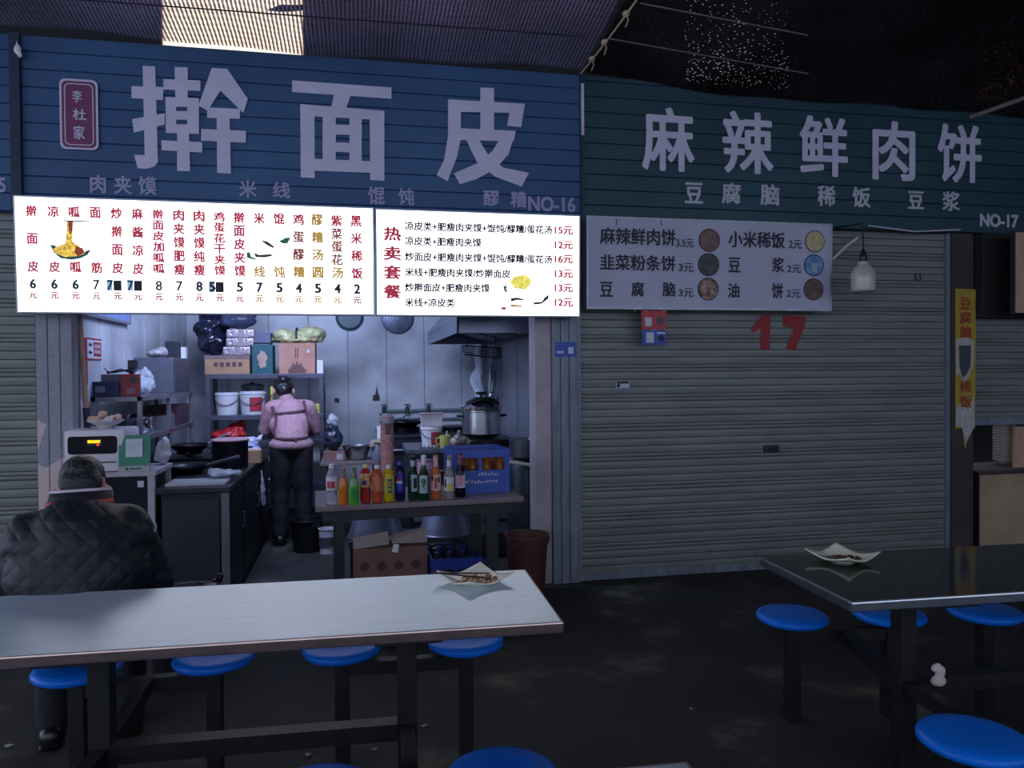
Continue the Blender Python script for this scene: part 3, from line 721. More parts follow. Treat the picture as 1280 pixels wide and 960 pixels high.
# ------------------------------------------------------------------ shade nets
def net_material(name, col, mode):
    m = bpy.data.materials.new(name); m.use_nodes = True
    nt = m.node_tree; N = nt.nodes; L = nt.links; N.clear()
    out = N.new('ShaderNodeOutputMaterial'); mx = N.new('ShaderNodeMixShader'); d = N.new('ShaderNodeBsdfDiffuse'); tr = N.new('ShaderNodeBsdfTransparent')
    tc = N.new('ShaderNodeTexCoord')
    n = N.new('ShaderNodeTexNoise'); n.inputs['Scale'].default_value = 1.5; n.inputs['Detail'].default_value = 5; L.new(tc.outputs['Object'], n.inputs['Vector'])
    r = N.new('ShaderNodeValToRGB'); r.color_ramp.elements[0].position = .35; r.color_ramp.elements[1].position = .65
    r.color_ramp.elements[0].color = tuple(v * .6 for v in col[:3]) + (1,); r.color_ramp.elements[1].color = col
    L.new(n.outputs['Fac'], r.inputs[0]); L.new(r.outputs[0], d.inputs[0])
    if mode == 'threads':
        w = N.new('ShaderNodeTexWave'); w.wave_type = 'BANDS'; w.bands_direction = 'X'; w.inputs['Scale'].default_value = 13; w.inputs['Distortion'].default_value = .6; w.inputs['Detail'].default_value = 1
        w2 = N.new('ShaderNodeTexWave'); w2.wave_type = 'BANDS'; w2.bands_direction = 'Y'; w2.inputs['Scale'].default_value = 5; w2.inputs['Distortion'].default_value = 1.2
        L.new(tc.outputs['Object'], w.inputs['Vector']); L.new(tc.outputs['Object'], w2.inputs['Vector'])
        mu = N.new('ShaderNodeMath'); mu.operation = 'MULTIPLY_ADD'; mu.inputs[1].default_value = .8; L.new(w.outputs['Fac'], mu.inputs[0]); m3 = N.new('ShaderNodeMath'); m3.operation = 'MULTIPLY'; m3.inputs[1].default_value = .2; L.new(w2.outputs['Fac'], m3.inputs[0]); L.new(m3.outputs[0], mu.inputs[2])
        th = N.new('ShaderNodeMapRange'); th.inputs[1].default_value = .3; th.inputs[2].default_value = .75; th.inputs[3].default_value = .96; th.inputs[4].default_value = .25
        L.new(mu.outputs[0], th.inputs[0]); fac = th.outputs[0]
    else:
        v = N.new('ShaderNodeTexVoronoi'); v.inputs['Scale'].default_value = 40; L.new(tc.outputs['Object'], v.inputs['Vector'])
        n2 = N.new('ShaderNodeTexNoise'); n2.inputs['Scale'].default_value = 3.0; n2.inputs['Detail'].default_value = 3; L.new(tc.outputs['Object'], n2.inputs['Vector'])
        ad = N.new('ShaderNodeMath'); ad.operation = 'SUBTRACT'; L.new(v.outputs['Distance'], ad.inputs[0]); 
        mu = N.new('ShaderNodeMath'); mu.operation = 'MULTIPLY'; mu.inputs[1].default_value = .5; L.new(n2.outputs['Fac'], mu.inputs[0]); L.new(mu.outputs[0], ad.inputs[1])
        th = N.new('ShaderNodeMath'); th.operation = 'GREATER_THAN'; th.inputs[1].default_value = -.04; L.new(ad.outputs[0], th.inputs[0]); fac = th.outputs[0]
    L.new(fac, mx.inputs[0]); L.new(tr.outputs[0], mx.inputs[1]); L.new(d.outputs[0], mx.inputs[2]); L.new(mx.outputs[0], out.inputs[0])
    return m
def net(x0, x1, zf, lab, mat, y1=-8.5):
    def fn(u, v):
        x = x0 + (x1 - x0) * u; y = -.14 + (y1 + .14) * v
        z = zf(x) + .12 * min(1, -y) + .03 * math.sin(x * 2.1 + y * 1.3) * min(1, -y * 2) + .02 * math.sin(x * 7) * min(1, -y * 3) + (.12 * v)
        return (x, y, z)
    o = MB().grid(fn, 70, 60).build('shade_net', mat, None, True)
    return tag(o, lab, 'net')
XS = XD1
net(-8.5, XS, lambda x: 3.565 - .02 * math.cos(x * 1.7), 'grey purple shade net stretched above the noodle stall sign', net_material('woven_shade_net', rgb(150, 140, 172), 'threads'))  # net colour raised to a pale purple to carry the haze
net(XS + .02, 9.5, lambda x: 3.565 - .1 * min(1, (x - XS) / 1.2), 'dark shade net over the closed stall with tiny bright holes', net_material('dark_shade_net', rgb(52, 48, 52), 'holes'))
def wire(pts, r, lab, mat=black_plastic, name='support_wire', cat='wire'):
    o = MB().tube(pts, r, 6).build(name, mat); return tag(o, lab, cat)
def cv(P, sag=.0, n=8):
    a, b = Vector(P[0]), Vector(P[1])
    return [a.lerp(b, i / n) - Vector((0, 0, sag * 4 * (i / n) * (1 - i / n))) for i in range(n + 1)]
wire(cv((atz(60, -3, 3.53), atz(735, 46, 3.53))), .004, 'dark wire under the grey net crossing the bright patch')
wire(cv((atz(800, 4, 3.47), atz(1010, 44, 3.47))), .004, 'upper pale wire under the dark net', M('grey_wire', rgb(110, 110, 116), .5))
wire(cv((atz(760, 48, 3.46), atz(1010, 92, 3.45))), .004, 'lower pale wire under the dark net', M('grey_wire', rgb(110, 110, 116), .5))
sA = atz(726, 92, 3.56); sB = atz(800, -6, 3.62)
t = thing('seam_rope', 'pale rope knotted along the seam between the two nets', 'rope', sA)
rp_m = M('pale_rope', rgb(190, 170, 140), .8)
MB().tube([Vector(p) - sA for p in cv((sA, sB), .01, 14)], .006, 6).build('rope_strand', rp_m, t)
for k, f in enumerate((.22, .45, .8)):
    c_ = sA.lerp(sB, f) - sA
    mb = MB(); mb.ell(c_, (.022, .03, .016)); mb.tube([c_, c_ + Vector((.01, -.01, -.04)), c_ + Vector((-.004, .0, -.08))], .004, 5); mb.build('knot', rp_m, t, True)
lf = atz(360, 13, 3.66)
mb = MB(); mb.add([(-.12, .02, 0), (-.05, .05, .012), (.03, .04, .016), (.12, -.03, .004), (.14, -.06, .02), (.06, -.05, .014), (-.04, -.035, .012)], [(0, 1, 6), (1, 2, 5, 6), (2, 3, 5), (3, 4, 5)])
o = mb.build('dry_leaf', M('dry_leaf', rgb(40, 32, 26), .8), solid=.004); o.location = lf; tag(o, 'dark dry leaf lying on the grey net over the bright patch', 'leaf')
g0 = at(22, 62, -.16)
o = blob('glint_blob', [('ell', (0, 0, 0), (.022, .012, .03)), ('ell', (.012, 0, -.03), (.014, .01, .02)), ('cap', (0, 0, .02), (-.006, 0, .05), .008, .004)], white_paint, None, .006, 2); o.location = g0; tag(o, 'small white blob added for a glint of light at the top of the dark strip', 'glint')  # white blob stands in for light glinting through a hole
q0 = at(1212, 147, -.4); q1 = at(1310, 112, -.75)
wire([q0, q0.lerp(q1, .5), q1], .016, 'pale slanting pole under the dark net at the right', M('pale_pole', rgb(110, 106, 104), .5), 'slanted_pole', 'pole')

# ------------------------------------------------------------------ fixed canteen tables
table_top_m = None
def steel_top(name, col, rough, stretch=(1.2, 24, 10), bump=.06):
    m = M(name, col, rough, 1.0, var=.05, scale=4, stretch=stretch, bump=bump, det=6)
    return m
top_bright = steel_top('satin_steel_top', rgb(226, 236, 244), .45)
pb = top_bright.node_tree.nodes['Principled BSDF']; pb.inputs['Anisotropic'].default_value = .8
tv = top_bright.node_tree.nodes.new('ShaderNodeCombineXYZ'); tv.inputs[1].default_value = 1.0; top_bright.node_tree.links.new(tv.outputs[0], pb.inputs['Tangent'])
top_dark = steel_top('dark_polished_top', rgb(84, 92, 90), .08, bump=.02)
edge_m = M('table_edge_trim', rgb(172, 150, 142), .28, .9, var=.15)
frame_m = M('black_frame_tube', rgb(30, 29, 33), .5, .2, var=.3, scale=18)
TRZ = math.radians(-2.0)
def canteen(lab, corner, sx, L_, W_, topm, edm, seats, posts, zt=.75):
    # corner: the front corner at the visible end; the table runs along sx*x
    t = thing('canteen_table', lab, 'table', (corner.x, corner.y, 0), TRZ)
    Mi = (Matrix.Translation(t.location) @ Matrix.Rotation(TRZ, 4, 'Z')).inverted()
    x0, x1 = (0, L_ * sx) if sx > 0 else (L_ * sx, 0)
    top = MB().b2((x0 + .006, .006, zt - .012), (x1 - .006, W_ - .006, zt), .002).build('tabletop', topm, t)
    mb = MB()
    mb.b2((x0, 0, zt - .035), (x1, .012, zt - .001), .005); mb.b2((x0, W_ - .012, zt - .035), (x1, W_, zt - .001), .005)
    mb.b2((x0, .012, zt - .035), (x0 + .012, W_ - .012, zt - .001), .005); mb.b2((x1 - .012, .012, zt - .035), (x1, W_ - .012, zt - .001), .005)
    mb.b2((x0 + .012, .012, zt - .03), (x1 - .012, W_ - .012, zt - .014))
    mb.build('edge_trim', edm, top)
    S_ = {}
    for k, p in seats.items():
        q = Mi @ Vector((p[0], p[1], 0)); S_[k] = q
        MB().lathe([(0, .415), (.09, .415), (.135, .422), (.147, .432), (.149, .442), (.143, .453), (.125, .459), (.06, .4605), (0, .461)], (q.x, q.y, 0), 36).build('seat', blue_plastic, t, True)
        mb = MB(); mb.b2((q.x - .027, q.y - .027, 0), (q.x + .027, q.y + .027, .416), .003); mb.build('seat_leg', frame_m, t)
        MB().lathe([(.02, .407), (.07, .409), (.07, .4152)], (q.x, q.y, 0), 16).build('seat_plate', frame_m, t)
    P_ = []
    for pair in posts:
        fa, fb, na, nb = [S_[k] for k in pair]
        fm = (fa + fb) / 2; nm = (na + nb) / 2; pm = (fm + nm) / 2; pm.y = W_ / 2
        P_.append(pm)
        MB().b2((pm.x - .032, pm.y - .032, 0), (pm.x + .032, pm.y + .032, zt - .03), .003).build('table_leg', frame_m, t)
        MB().b2((pm.x - .1, .06, zt - .06), (pm.x + .1, W_ - .06, zt - .031)).build('top_bracket', frame_m, t)
        for a, b in ((fa, fb), (na, nb)):
            MB().bar((a.x + .027 * (1 if b.x > a.x else -1), a.y, .365), (b.x - .027 * (1 if b.x > a.x else -1), b.y, .365), .045, .05).build('seat_beam', frame_m, t)
        for q in (fm, nm):
            sgn = 1 if q.y > pm.y else -1
            MB().bar((pm.x, pm.y + sgn * .032, .325), (q.x, q.y - sgn * .022, .365), .045, .05).build('seat_arm', frame_m, t)
    if len(P_) > 1:
        a, b = P_
        s2 = 1 if b.x > a.x else -1
        MB().bar((a.x + s2 * .032, a.y, .325), (b.x - s2 * .032, b.y, .325), .06, .055).build('stretcher', frame_m, t)
    return t
R_ = Matrix.Rotation(TRZ, 3, 'Z')
ct = atz(705, 777, .75)
far = [atz(x, y, .461) for x, y in ((582, 795), (427, 804), (268, 815), (97, 829))]
nr = atz(628, 962, .461)
step = (far[0] - far[3]) / 3
near_ = [nr - step * k for k in range(4)]
seats = {'f%d' % i: p for i, p in enumerate(far)}; seats.update({'n%d' % i: p for i, p in enumerate(near_)})
W1 = (R_.inverted() @ (atz(663, 711, .75) - ct)).y
canteen('long bright steel canteen table with fixed blue seats beside the diner', ct, -1, 2.05, W1, top_bright, edge_m, seats, (('f0', 'f1', 'n0', 'n1'), ('f2', 'f3', 'n2', 'n3')))
ct2 = atz(1065, 753, .75)
far2 = [atz(990, 765, .461), atz(1111, 762, .461)]
st2 = far2[1] - far2[0]; far2 += [far2[0] + st2 * 2, far2[0] + st2 * 3]
n2 = atz(1217, 916, .461); near2 = [n2 + st2 * k for k in range(4)]
seats2 = {'f%d' % i: p for i, p in enumerate(far2)}; seats2.update({'n%d' % i: p for i, p in enumerate(near2)})
W2 = (R_.inverted() @ (atz(957, 695, .75) - ct2)).y
canteen('dark polished canteen table with fixed blue seats before the closed shutter', ct2, 1, 2.05, W2, top_dark, steel, seats2, (('f0', 'f1', 'n0', 'n1'), ('f2', 'f3', 'n2', 'n3')))
c3 = atz(859, 951, .75)
W3 = .6
ct3 = c3 - R_ @ Vector((0, W3, 0))
sd = {}
for i in range(4):
    p = ct3 + R_ @ Vector((-.3 - .45 * i, -.12, 0)); sd['n%d' % i] = p
for i in range(4):
    p = ct3 + R_ @ Vector((-.3 - .45 * i, W3 + .12, 0)); sd['f%d' % i] = p
# only the tip of this table's top enters the picture
t = thing('steel_table', 'steel table of which only a top corner shows at the bottom', 'table', (ct3.x, ct3.y, 0), TRZ)
tp = MB().b2((-1.0 + .006, .006, .738), (-.006, W3 - .006, .75), .002).build('tabletop', top_bright, t)
mb = MB(); mb.b2((-1.0, 0, .715), (0, .012, .749)); mb.b2((-1.0, W3 - .012, .715), (0, W3, .749)); mb.b2((-1.0, .012, .715), (-.988, W3 - .012, .749)); mb.b2((-.012, .012, .715), (0, W3 - .012, .749)); mb.build('edge_trim', edge_m, tp)
for x_ in (-.94, -.06):
    for y_ in (.06, W3 - .06): MB().b2((x_ - .02, y_ - .02, 0), (x_ + .02, y_ + .02, .738)).build('table_leg', frame_m, t)

# plates with left-over sauce and chopsticks
plate_m = M('cream_melamine', rgb(226, 220, 200), .3, var=.04)
food_m = M('chili_leftovers', rgb(150, 90, 36), .35, var=.7, scale=60, bump=.6)
food_d = M('dark_leftovers', rgb(70, 40, 24), .4, var=.7, scale=60, bump=.6)
def plate_z(u, v, s):
    r = max(abs(u), abs(v)); c_ = (abs(u) * abs(v))
    return .004 + .014 * r ** 2 + .024 * c_ ** 1.4
def plate(lab, flab, c, s, rz, fm, food_c):
    t = thing('square_plate', lab, 'plate', (c.x, c.y, .7505), rz)
    mb = MB()
    mb.grid(lambda u, v: ((2 * u - 1) * s, (2 * v - 1) * s, plate_z(2 * u - 1, 2 * v - 1, s)), 18, 18)
    mb.build('dish', plate_m, t, True, solid=.004)
    MB().lathe([(s * .4, 0), (s * .45, 0), (s * .45, .006), (s * .4, .006)], n=24).build('foot_ring', plate_m, t, True)
    mb = MB(); rnd = random.Random(3)
    for k in range(70):
        a = rnd.uniform(0, 2 * PI); r = rnd.random() ** .5
        u = food_c[0] + r * math.cos(a) * food_c[2]; v = food_c[1] + r * math.sin(a) * food_c[3]
        if abs(u) > .9 or abs(v) > .9: continue
        mb.ell((u * s, v * s, plate_z(u, v, s) + .004), (rnd.uniform(.003, .009), rnd.uniform(.003, .009), rnd.uniform(.002, .004)), (0, 0, a), 8)
    f = mb.build('food_leftovers', fm, None, True); f.location = t.location; f.rotation_euler = (0, 0, rz)
    tag(f, flab, 'food', kind='stuff')
    return t
p1 = atz(594, 729, .75); rz1 = math.radians(28)
plate('square cream plate on the bright steel table', 'orange chili leftovers in the plate on the bright table', p1, .098, rz1, food_m, (0, -.1, .75, .7))
def stick(lab, a, b, g=None, wood=None):
    a, b = Vector(a), Vector(b)
    o = MB().tube([Vector((0, 0, 0)), (b - a) * .5, b - a], [.0022, .003, .0036], 6).build('chopstick', wood or M('dark_chopstick', rgb(38, 28, 30), .4)); o.location = a
    return tag(o, lab, 'chopstick', g)
stick('dark chopstick lying across the front of the plate on the bright table', at(626, 724.5, p1.y - .015), at(541, 715.5, p1.y + .0))
stick('dark chopstick leaning against the far rim of the plate on the bright table', at(612, 716.5, p1.y + .04), at(545, 716.5, p1.y + .03))
p2 = atz(1053, 701, .75)
plate('square cream plate on the dark polished table', 'dark brown leftovers in the plate on the dark table', p2, .098, math.radians(20), food_d, (0, -.1, .6, .55))
stick('dark chopstick across the plate on the dark polished table', at(1062, 704, p2.y - .02), at(1022, 694, p2.y + .03))
stick('second dark chopstick resting in the plate on the dark polished table', at(1072, 701, p2.y), at(1032, 695, p2.y + .04))
# tissues and litter
ts = atz(1173, 858, .353)
o = blob('crumpled_tissue', [('ell', (0, 0, .02), (.03, .02, .02)), ('ell', (.008, 0, .05), (.018, .015, .025), (0, .4, 0)), ('ell', (-.01, .0, .07), (.022, .012, .014), (0, -.5, 0))], M('tissue_paper', rgb(196, 178, 172), .9, bump=.5, scale=30), None, .006, 2)
o.location = (ts.x, ts.y, .353); tag(o, 'crumpled tissue on the stretcher of the dark table', 'tissue')
def scrap(lab, px, py, r, mt):
    p = atz(px, py, .002)
    mb = MB(); rnd = random.Random(px)
    mb.add([(r * (1 + rnd.uniform(-.4, .4)) * math.cos(a), r * .6 * (1 + rnd.uniform(-.4, .4)) * math.sin(a), rnd.uniform(.002, .012)) for a in [i * PI / 3 for i in range(6)]] + [(0, 0, .012)], [(i, (i + 1) % 6, 6) for i in range(6)])
    o = mb.build('paper_scrap', mt, solid=.002); o.location = (p.x, p.y, .002)
    return tag(o, lab, 'litter')
sc_m = M('scrap_paper', rgb(150, 146, 146), .8)
scrap('pale scrap on the floor near the far seat legs', 530, 909, .012, sc_m)
scrap('small scrap below the bright table stretcher', 468, 938, .012, M('scrap_brown', rgb(140, 116, 96), .8))
scrap('white scrap at the foot of the first seat leg', 386, 945, .014, sc_m)
scrap('thin white scrap on the open floor between tables', 864, 888, .012, sc_m)
scrap('scrap on the floor beside the left table leg', 12, 934, .02, sc_m)

# ------------------------------------------------------------------ inside the noodle stall: left side
def carton(name, lab, cat, lo, hi, mat, group=None, bev=.003, flaps=None, rz=0):
    c = ((lo[0] + hi[0]) / 2, (lo[1] + hi[1]) / 2, lo[2])
    w, d, h = (hi[0] - lo[0]) / 2, (hi[1] - lo[1]) / 2, hi[2] - lo[2]
    t = thing(name, lab, cat, c, rz, group)
    MB().b2((-w, -d, 0), (w, d, h), bev).build('box_body', mat, t)
    return t, w, d, h
frame_white = M('worn_white_frame', rgb(168, 164, 168), .5, .2, var=.1)
dark_glass = M('dark_cabinet_glass', rgb(34, 36, 46), .1, var=.1)
# display cabinet with the white appliance on top
cx0, cx1, cy0, cy1, cz = -1.75, -1.235, -.16, .28, .90
t = thing('display_cabinet', 'white framed cabinet with dark glass under the white appliance', 'cabinet', ((cx0 + cx1) / 2, cy0, 0))
w = (cx1 - cx0) / 2; d = cy1 - cy0
mb = MB()
for x_ in (-w + .02, w - .02):
    for y_ in (.02, d - .02): mb.b2((x_ - .02, y_ - .02, 0), (x_ + .02, y_ + .02, cz - .03))
for z_ in (.1, .5): mb.b2((-w + .04, .002, z_), (w - .04, .038, z_ + .035))
mb.build('frame', frame_white, t)
MB().b2((-w - .01, -.01, cz - .03), (w + .01, d + .01, cz), .004).build('top_plate', frame_white, t)
MB().b2((-w + .04, .012, .135), (w - .04, .018, .5)).b2((-w + .04, .012, .535), (w - .04, .018, cz - .03)).build('glass_front', dark_glass, t)
MB().b2((w - .03, .04, .1), (w - .024, d - .04, cz - .03)).b2((-w + .024, .04, .1), (-w + .03, d - .04, cz - .03)).b2((-w + .04, d - .03, .1), (w - .04, d - .024, cz - .03)).build('side_panel', dark_metal, t)
MB().b2((w - .1, .009, .8), (w - .065, .012, .84)).build('price_tag', card_white, t)
# white appliance
A = at(80, 565, -.12); Bx = at(157, 565, -.12).x
app_w = M('ivory_appliance', rgb(212, 206, 214), .35, var=.03)
hA = .262; wA = (Bx - A.x) / 2
t = thing('steriliser_cabinet', 'white countertop appliance with dark window and yellow lit display', 'appliance', ((A.x + Bx) / 2, -.13, cz))
MB().b2((-wA, 0, 0), (wA, .34, hA), .022).build('housing', app_w, t, 35)
MB().poly(rrect(wA * .8, .055, .02), 0, .004).build('dark_window', M('smoked_glass', rgb(40, 36, 44), .12), t).location = (-.01, -.004, .168)
MB().poly(rrect(.045, .022, .006), 0).build('display_bezel', black_plastic, t).location = (0, -.006, .185)
MB().poly(rrect(.036, .009, .003), 0).build('lit_display', M('lit_yellow_display', rgb(250, 190, 20), .4, emit=1.3, var=.3, scale=90), t).location = (0, -.008, .19)
mb = MB(); mb.disc(.022, .17, .008, -.008); mb.build('red_indicator', M('lit_red', rgb(240, 60, 60), .4, emit=1.0), t)
MB().rect(.03, wA * .72, .056, .064, -.003).build('vent_slot', black_plastic, t)
for x_ in (-wA * .8, wA * .8):
    MB().lathe([(.012, -.0), (.012, .006)], (x_, .05, 0), 10).build('foot', black_plastic, t)
# plate of eggs
pz = cz + hA
pc_ = at(131, 530, .0)
t = thing('egg_plate', 'white fluted plate of eggs on the white appliance', 'plate', (pc_.x, .02, pz))
MB().lathe([(.045, 0), (.05, .012), (.06, .02), (.1, .042), (.112, .05), (.108, .052), (.06, .028), (0, .024)], n=28).build('dish', M('egg_plate_white', rgb(196, 188, 192), .35), t, True)
egg_m = M('brown_egg', rgb(206, 164, 140), .45, var=.06); egg_w = M('pale_egg', rgb(214, 196, 188), .45, var=.05)
for lab, dx, dy, dz, a, mt in (('brown egg at the left end of the egg plate', -.075, -.01, .058, .4, egg_m), ('brown egg lying lowest at the front of the egg plate', -.04, -.045, .058, 1.2, egg_m), ('brown egg on top of the egg plate', -.022, .015, .088, .2, egg_m),
                           ('pale egg in the middle front of the egg plate', .028, -.035, .055, -.3, egg_w), ('brown egg at the right end of the egg plate', .072, .0, .068, -.8, egg_m), ('pale egg at the back of the egg plate', .03, .045, .058, .9, egg_w)):
    b = bmesh.new(); bmesh.ops.create_uvsphere(b, u_segments=18, v_segments=12, radius=1)
    for v in b.verts:
        k = 1 - .12 * v.co.x; v.co = Vector((v.co.x * .029, v.co.y * .0225 * k, v.co.z * .0225 * k))
    mb = MB(); mb.merge(b, Matrix.Rotation(a, 4, 'Z')); o = mb.build('egg', mt, None, True); o.location = (t.location.x + dx, t.location.y + dy, pz + dz)
    tag(o, lab, 'egg', 'eggs on the white plate')
# green payment stand
gx = at(168, 570, -.14)
t = thing('payment_stand', 'green payment stand with a blank white square beside the appliance', 'stand', (gx.x, -.15, cz))
MB().box((0, .02, .125), (.185, .008, .2), (-.1, 0, 0), .003).build('green_face', M('stand_green', rgb(20, 122, 88), .4), t)
MB().box((0, .01, .145), (.098, .004, .112), (-.1, 0, 0)).build('white_square', card_white, t)
MB().box((0, .005, .018), (.185, .03, .036), None, .003).build('stand_foot', M('stand_foot_grey', rgb(168, 166, 172), .5), t)
mb = MB(); mb.disc(-.04, .018, .009, -.0115); mb.rect(-.024, .045, .013, .023, -.0115); mb.build('foot_print', M('stand_green_dark', rgb(20, 100, 70), .5), t)

# cooking counter
cm = M('dark_stained_steel', rgb(58, 58, 66), .35, .6, var=.3, scale=7)
cbm = M('dark_counter_body', rgb(28, 27, 36), .5, .3, var=.3, scale=5)
t = thing('counter_cabinet', 'short dark steel cabinet at the near end of the cooking counter', 'counter', (-.98, -.26, 0))
MB().b2((-.2, .03, .05), (.19, .60, .76)).build('cabinet_body', cbm, t)
MB().b2((-.23, 0, .765), (.21, .604, .80), .004).build('worktop', cm, t)
MB().b2((.15, .02, .05), (.198, .04, .76)).build('corner_trim', M('counter_trim', rgb(110, 106, 116), .4, .4), t)
MB().b2((-.19, .018, .12), (.14, .03, .72), .004).build('end_panel', M('counter_end_panel', rgb(44, 42, 54), .45, .3, var=.2), t)
def cdoor(t, y0, y1):
    dr = MB().b2((.19, y0, .1), (.2, y1, .72), .003).build('door', cbm, t)
    MB().tube([(.2, y1 - .04, .45), (.215, y1 - .04, .45), (.215, y1 - .04, .55), (.2, y1 - .04, .55)], .005, 6).build('handle', steel, dr)
cdoor(t, .08, .58)
t = thing('cooking_counter', 'long dark steel cooking counter running back along the white wall', 'counter', (-.98, -.26, 0))
MB().b2((-.8, .62, .05), (.19, 2.28, .76)).build('cabinet_body', cbm, t)
MB().b2((-.81, .606, .765), (.21, 2.3, .80), .004).build('worktop', cm, t)
cdoor(t, .66, 1.42); cdoor(t, 1.46, 2.24)
CZ = .80
# white board, bag and pans on the counter
b_ = atz(236, 600, CZ)
o = MB().box((0, 0, .008), (.36, .24, .016), (0, 0, .0), .003).build('cutting_board', M('grey_white_board', rgb(168, 164, 170), .5, var=.1)); o.location = (-.99, -.06, CZ + .001); tag(o, 'pale chopping board at the near end of the counter', 'board')
o = blob('plastic_bag', [('ell', (0, 0, .03), (.1, .07, .025)), ('ell', (-.05, .02, .035), (.05, .05, .03)), ('ell', (.06, .0, .03), (.06, .05, .02))], clear_film, None, .01, 1, .012, 22); o.location = (-.86, .06, CZ + .016); tag(o, 'crumpled clear plastic bag on the pale chopping board', 'bag')
iron = M('black_iron', rgb(26, 26, 30), .3, .6, var=.3)
def wok(lab, c, r, hdl, rz):
    t = thing('frying_pan', lab, 'pan', c, rz)
    MB().lathe([(0, 0), (r * .6, 0), (r * .9, .035), (r, .06), (r - .006, .06), (r * .88, .037), (r * .58, .006), (0, .006)], n=28).build('pan_bowl', iron, t, True)
    MB().tube([(r - .01, 0, .055), (r + hdl * .4, 0, .085), (r + hdl, 0, .12)], [.01, .011, .013], 8).build('handle', M('steel_handle', rgb(130, 130, 138), .3, .8), t)
    return t
wok('black frying pan with long steel handle on the counter', (-1.2, .52, CZ + .001), .18, .24, -.35)
# gas hob with second wok behind
t = thing('gas_hob', 'black gas hob on the counter behind the frying pan', 'hob', (-1.16, 1.12, CZ))
MB().b2((-.25, -.2, 0), (.25, .2, .06), .006).build('hob_body', iron, t)
for x_ in (-.12, .13):
    MB().tube([(x_ + .09 * math.cos(a), .09 * math.sin(a), .085) for a in [k * PI / 10 for k in range(20)]], .008, 6, closed=True).build('pan_support', iron, t)
    mb = MB()
    for k in range(4): mb.bar((x_ + .03 * math.cos(k * PI / 2), .03 * math.sin(k * PI / 2), .072), (x_ + .1 * math.cos(k * PI / 2), .1 * math.sin(k * PI / 2), .085), .01, .01)
    mb.lathe([(0, .06), (.03, .06), (.03, .075), (0, .078)], (x_, 0, 0), 14); mb.build('burner', dark_metal, t)
wok('second black pan sitting on the gas hob', (-1.28, 1.12, CZ + .094), .15, .14, .5)
# big dark pot with a pinkish lid
pp = atz(277, 590, CZ)
t = thing('stock_pot', 'large dark pot with flat pinkish lid on the counter', 'pot', (-.92, .74, CZ))
MB().lathe([(0, 0), (.12, 0), (.125, .01), (.128, .2), (.132, .205), (.122, .205), (.118, .02), (0, .015)], n=30).build('pot_body', M('dark_enamel', rgb(34, 30, 44), .3, .2), t, 40)
MB().lathe([(0, .205), (.136, .205), (.138, .213), (.12, .222), (0, .226)], n=30).build('lid', M('pink_lid', rgb(168, 128, 138), .4), t, 40)
for s_ in (-1, 1): MB().tube([(s_ * .127, -.03, .15), (s_ * .155, -.02, .155), (s_ * .155, .02, .155), (s_ * .127, .03, .15)], .007, 6).build('handle', dark_metal, t)
carton('paper_box', 'small beige box standing behind the dark pot', 'box', (-.86, 1.0, CZ), (-.74, 1.14, CZ + .1), cardboard)
o = blob('plastic_bag', [('ell', (0, 0, .06), (.16, .1, .05)), ('ell', (.06, .03, .11), (.08, .06, .06)), ('cap', (.1, 0, .1), (.16, 0, .19), .03, .012)], M('blue_white_bag', rgb(120, 128, 176), .35, col2=rgb(196, 196, 214), scale=14, bump=.4), None, .01, 1, .016, 18); o.location = (-.94, 1.5, CZ); tag(o, 'blue and white plastic bag behind the dark pot', 'bag')
# bag hanging on counter side
t = thing('hanging_bag', 'clear plastic bag hanging on the aisle side of the counter', 'bag', (-.755, 1.25, .42))
o = blob('bag_body', [('ell', (0, 0, .1), (.018, .07, .1)), ('ell', (.005, .02, .05), (.02, .06, .05)), ('cap', (0, 0, .18), (-.002, 0, .29), .014, .008)], clear_film, t, .008, 1, .01, 22)

# steel rack standing on the counter
rk = M('rack_steel', rgb(124, 124, 134), .35, .7, var=.15)
RX0, RX1, RY0, RY1 = -1.77, -1.45, .42, 2.1
t = thing('steel_rack', 'two-tier steel rack standing on the counter along the white wall', 'rack', (-1.61, .42, CZ))
for x_ in (-.145, .145):
    for y_ in (.0, .84, 1.68): MB().b2((x_ - .015, y_, 0), (x_ + .015, y_ + .03, .55), .003).build('post', rk, t)
for z_ in (.235, .515):
    MB().b2((-.16, 0, z_), (.16, 1.71, z_ + .035), .003).build('shelf', rk, t)
Z1, Z2 = CZ + .27, CZ + .55
# on the upper shelf
card_red2 = M('card_red_dark', rgb(150, 44, 56), .45)
t = thing('payment_box', 'red payment speaker card standing on the steel rack', 'card', (at(163, 480, .44).x, .44, Z2))
MB().b2((-.062, 0, 0), (.062, .02, .155), .003).build('card_face', card_red2, t)
mb = MB(); mb.disc(.02, .115, .026, -.002); mb.build('card_print', black_plastic, t); MB().rect(-.025, .03, .02, .06, -.002).build('card_print', M('faded_square', rgb(150, 110, 124), .5), t)
t = thing('payment_card', 'dark blue payment card standing beside the red one on the rack', 'card', (at(131, 484, .44).x + .004, .44, Z2))
MB().b2((-.085, 0, 0), (.085, .02, .105), .003).build('card_face', M('card_navy', rgb(28, 36, 84), .45), t); MB().rect(-.065, -.002, .03, .075, -.002).build('card_print', M('faded_square_b', rgb(110, 120, 150), .5), t)
carton('tissue_box', 'grey flat box behind the blue payment card', 'box', (-1.73, .5, Z2), (-1.52, .66, Z2 + .155), M('grey_card', rgb(110, 108, 124), .6))
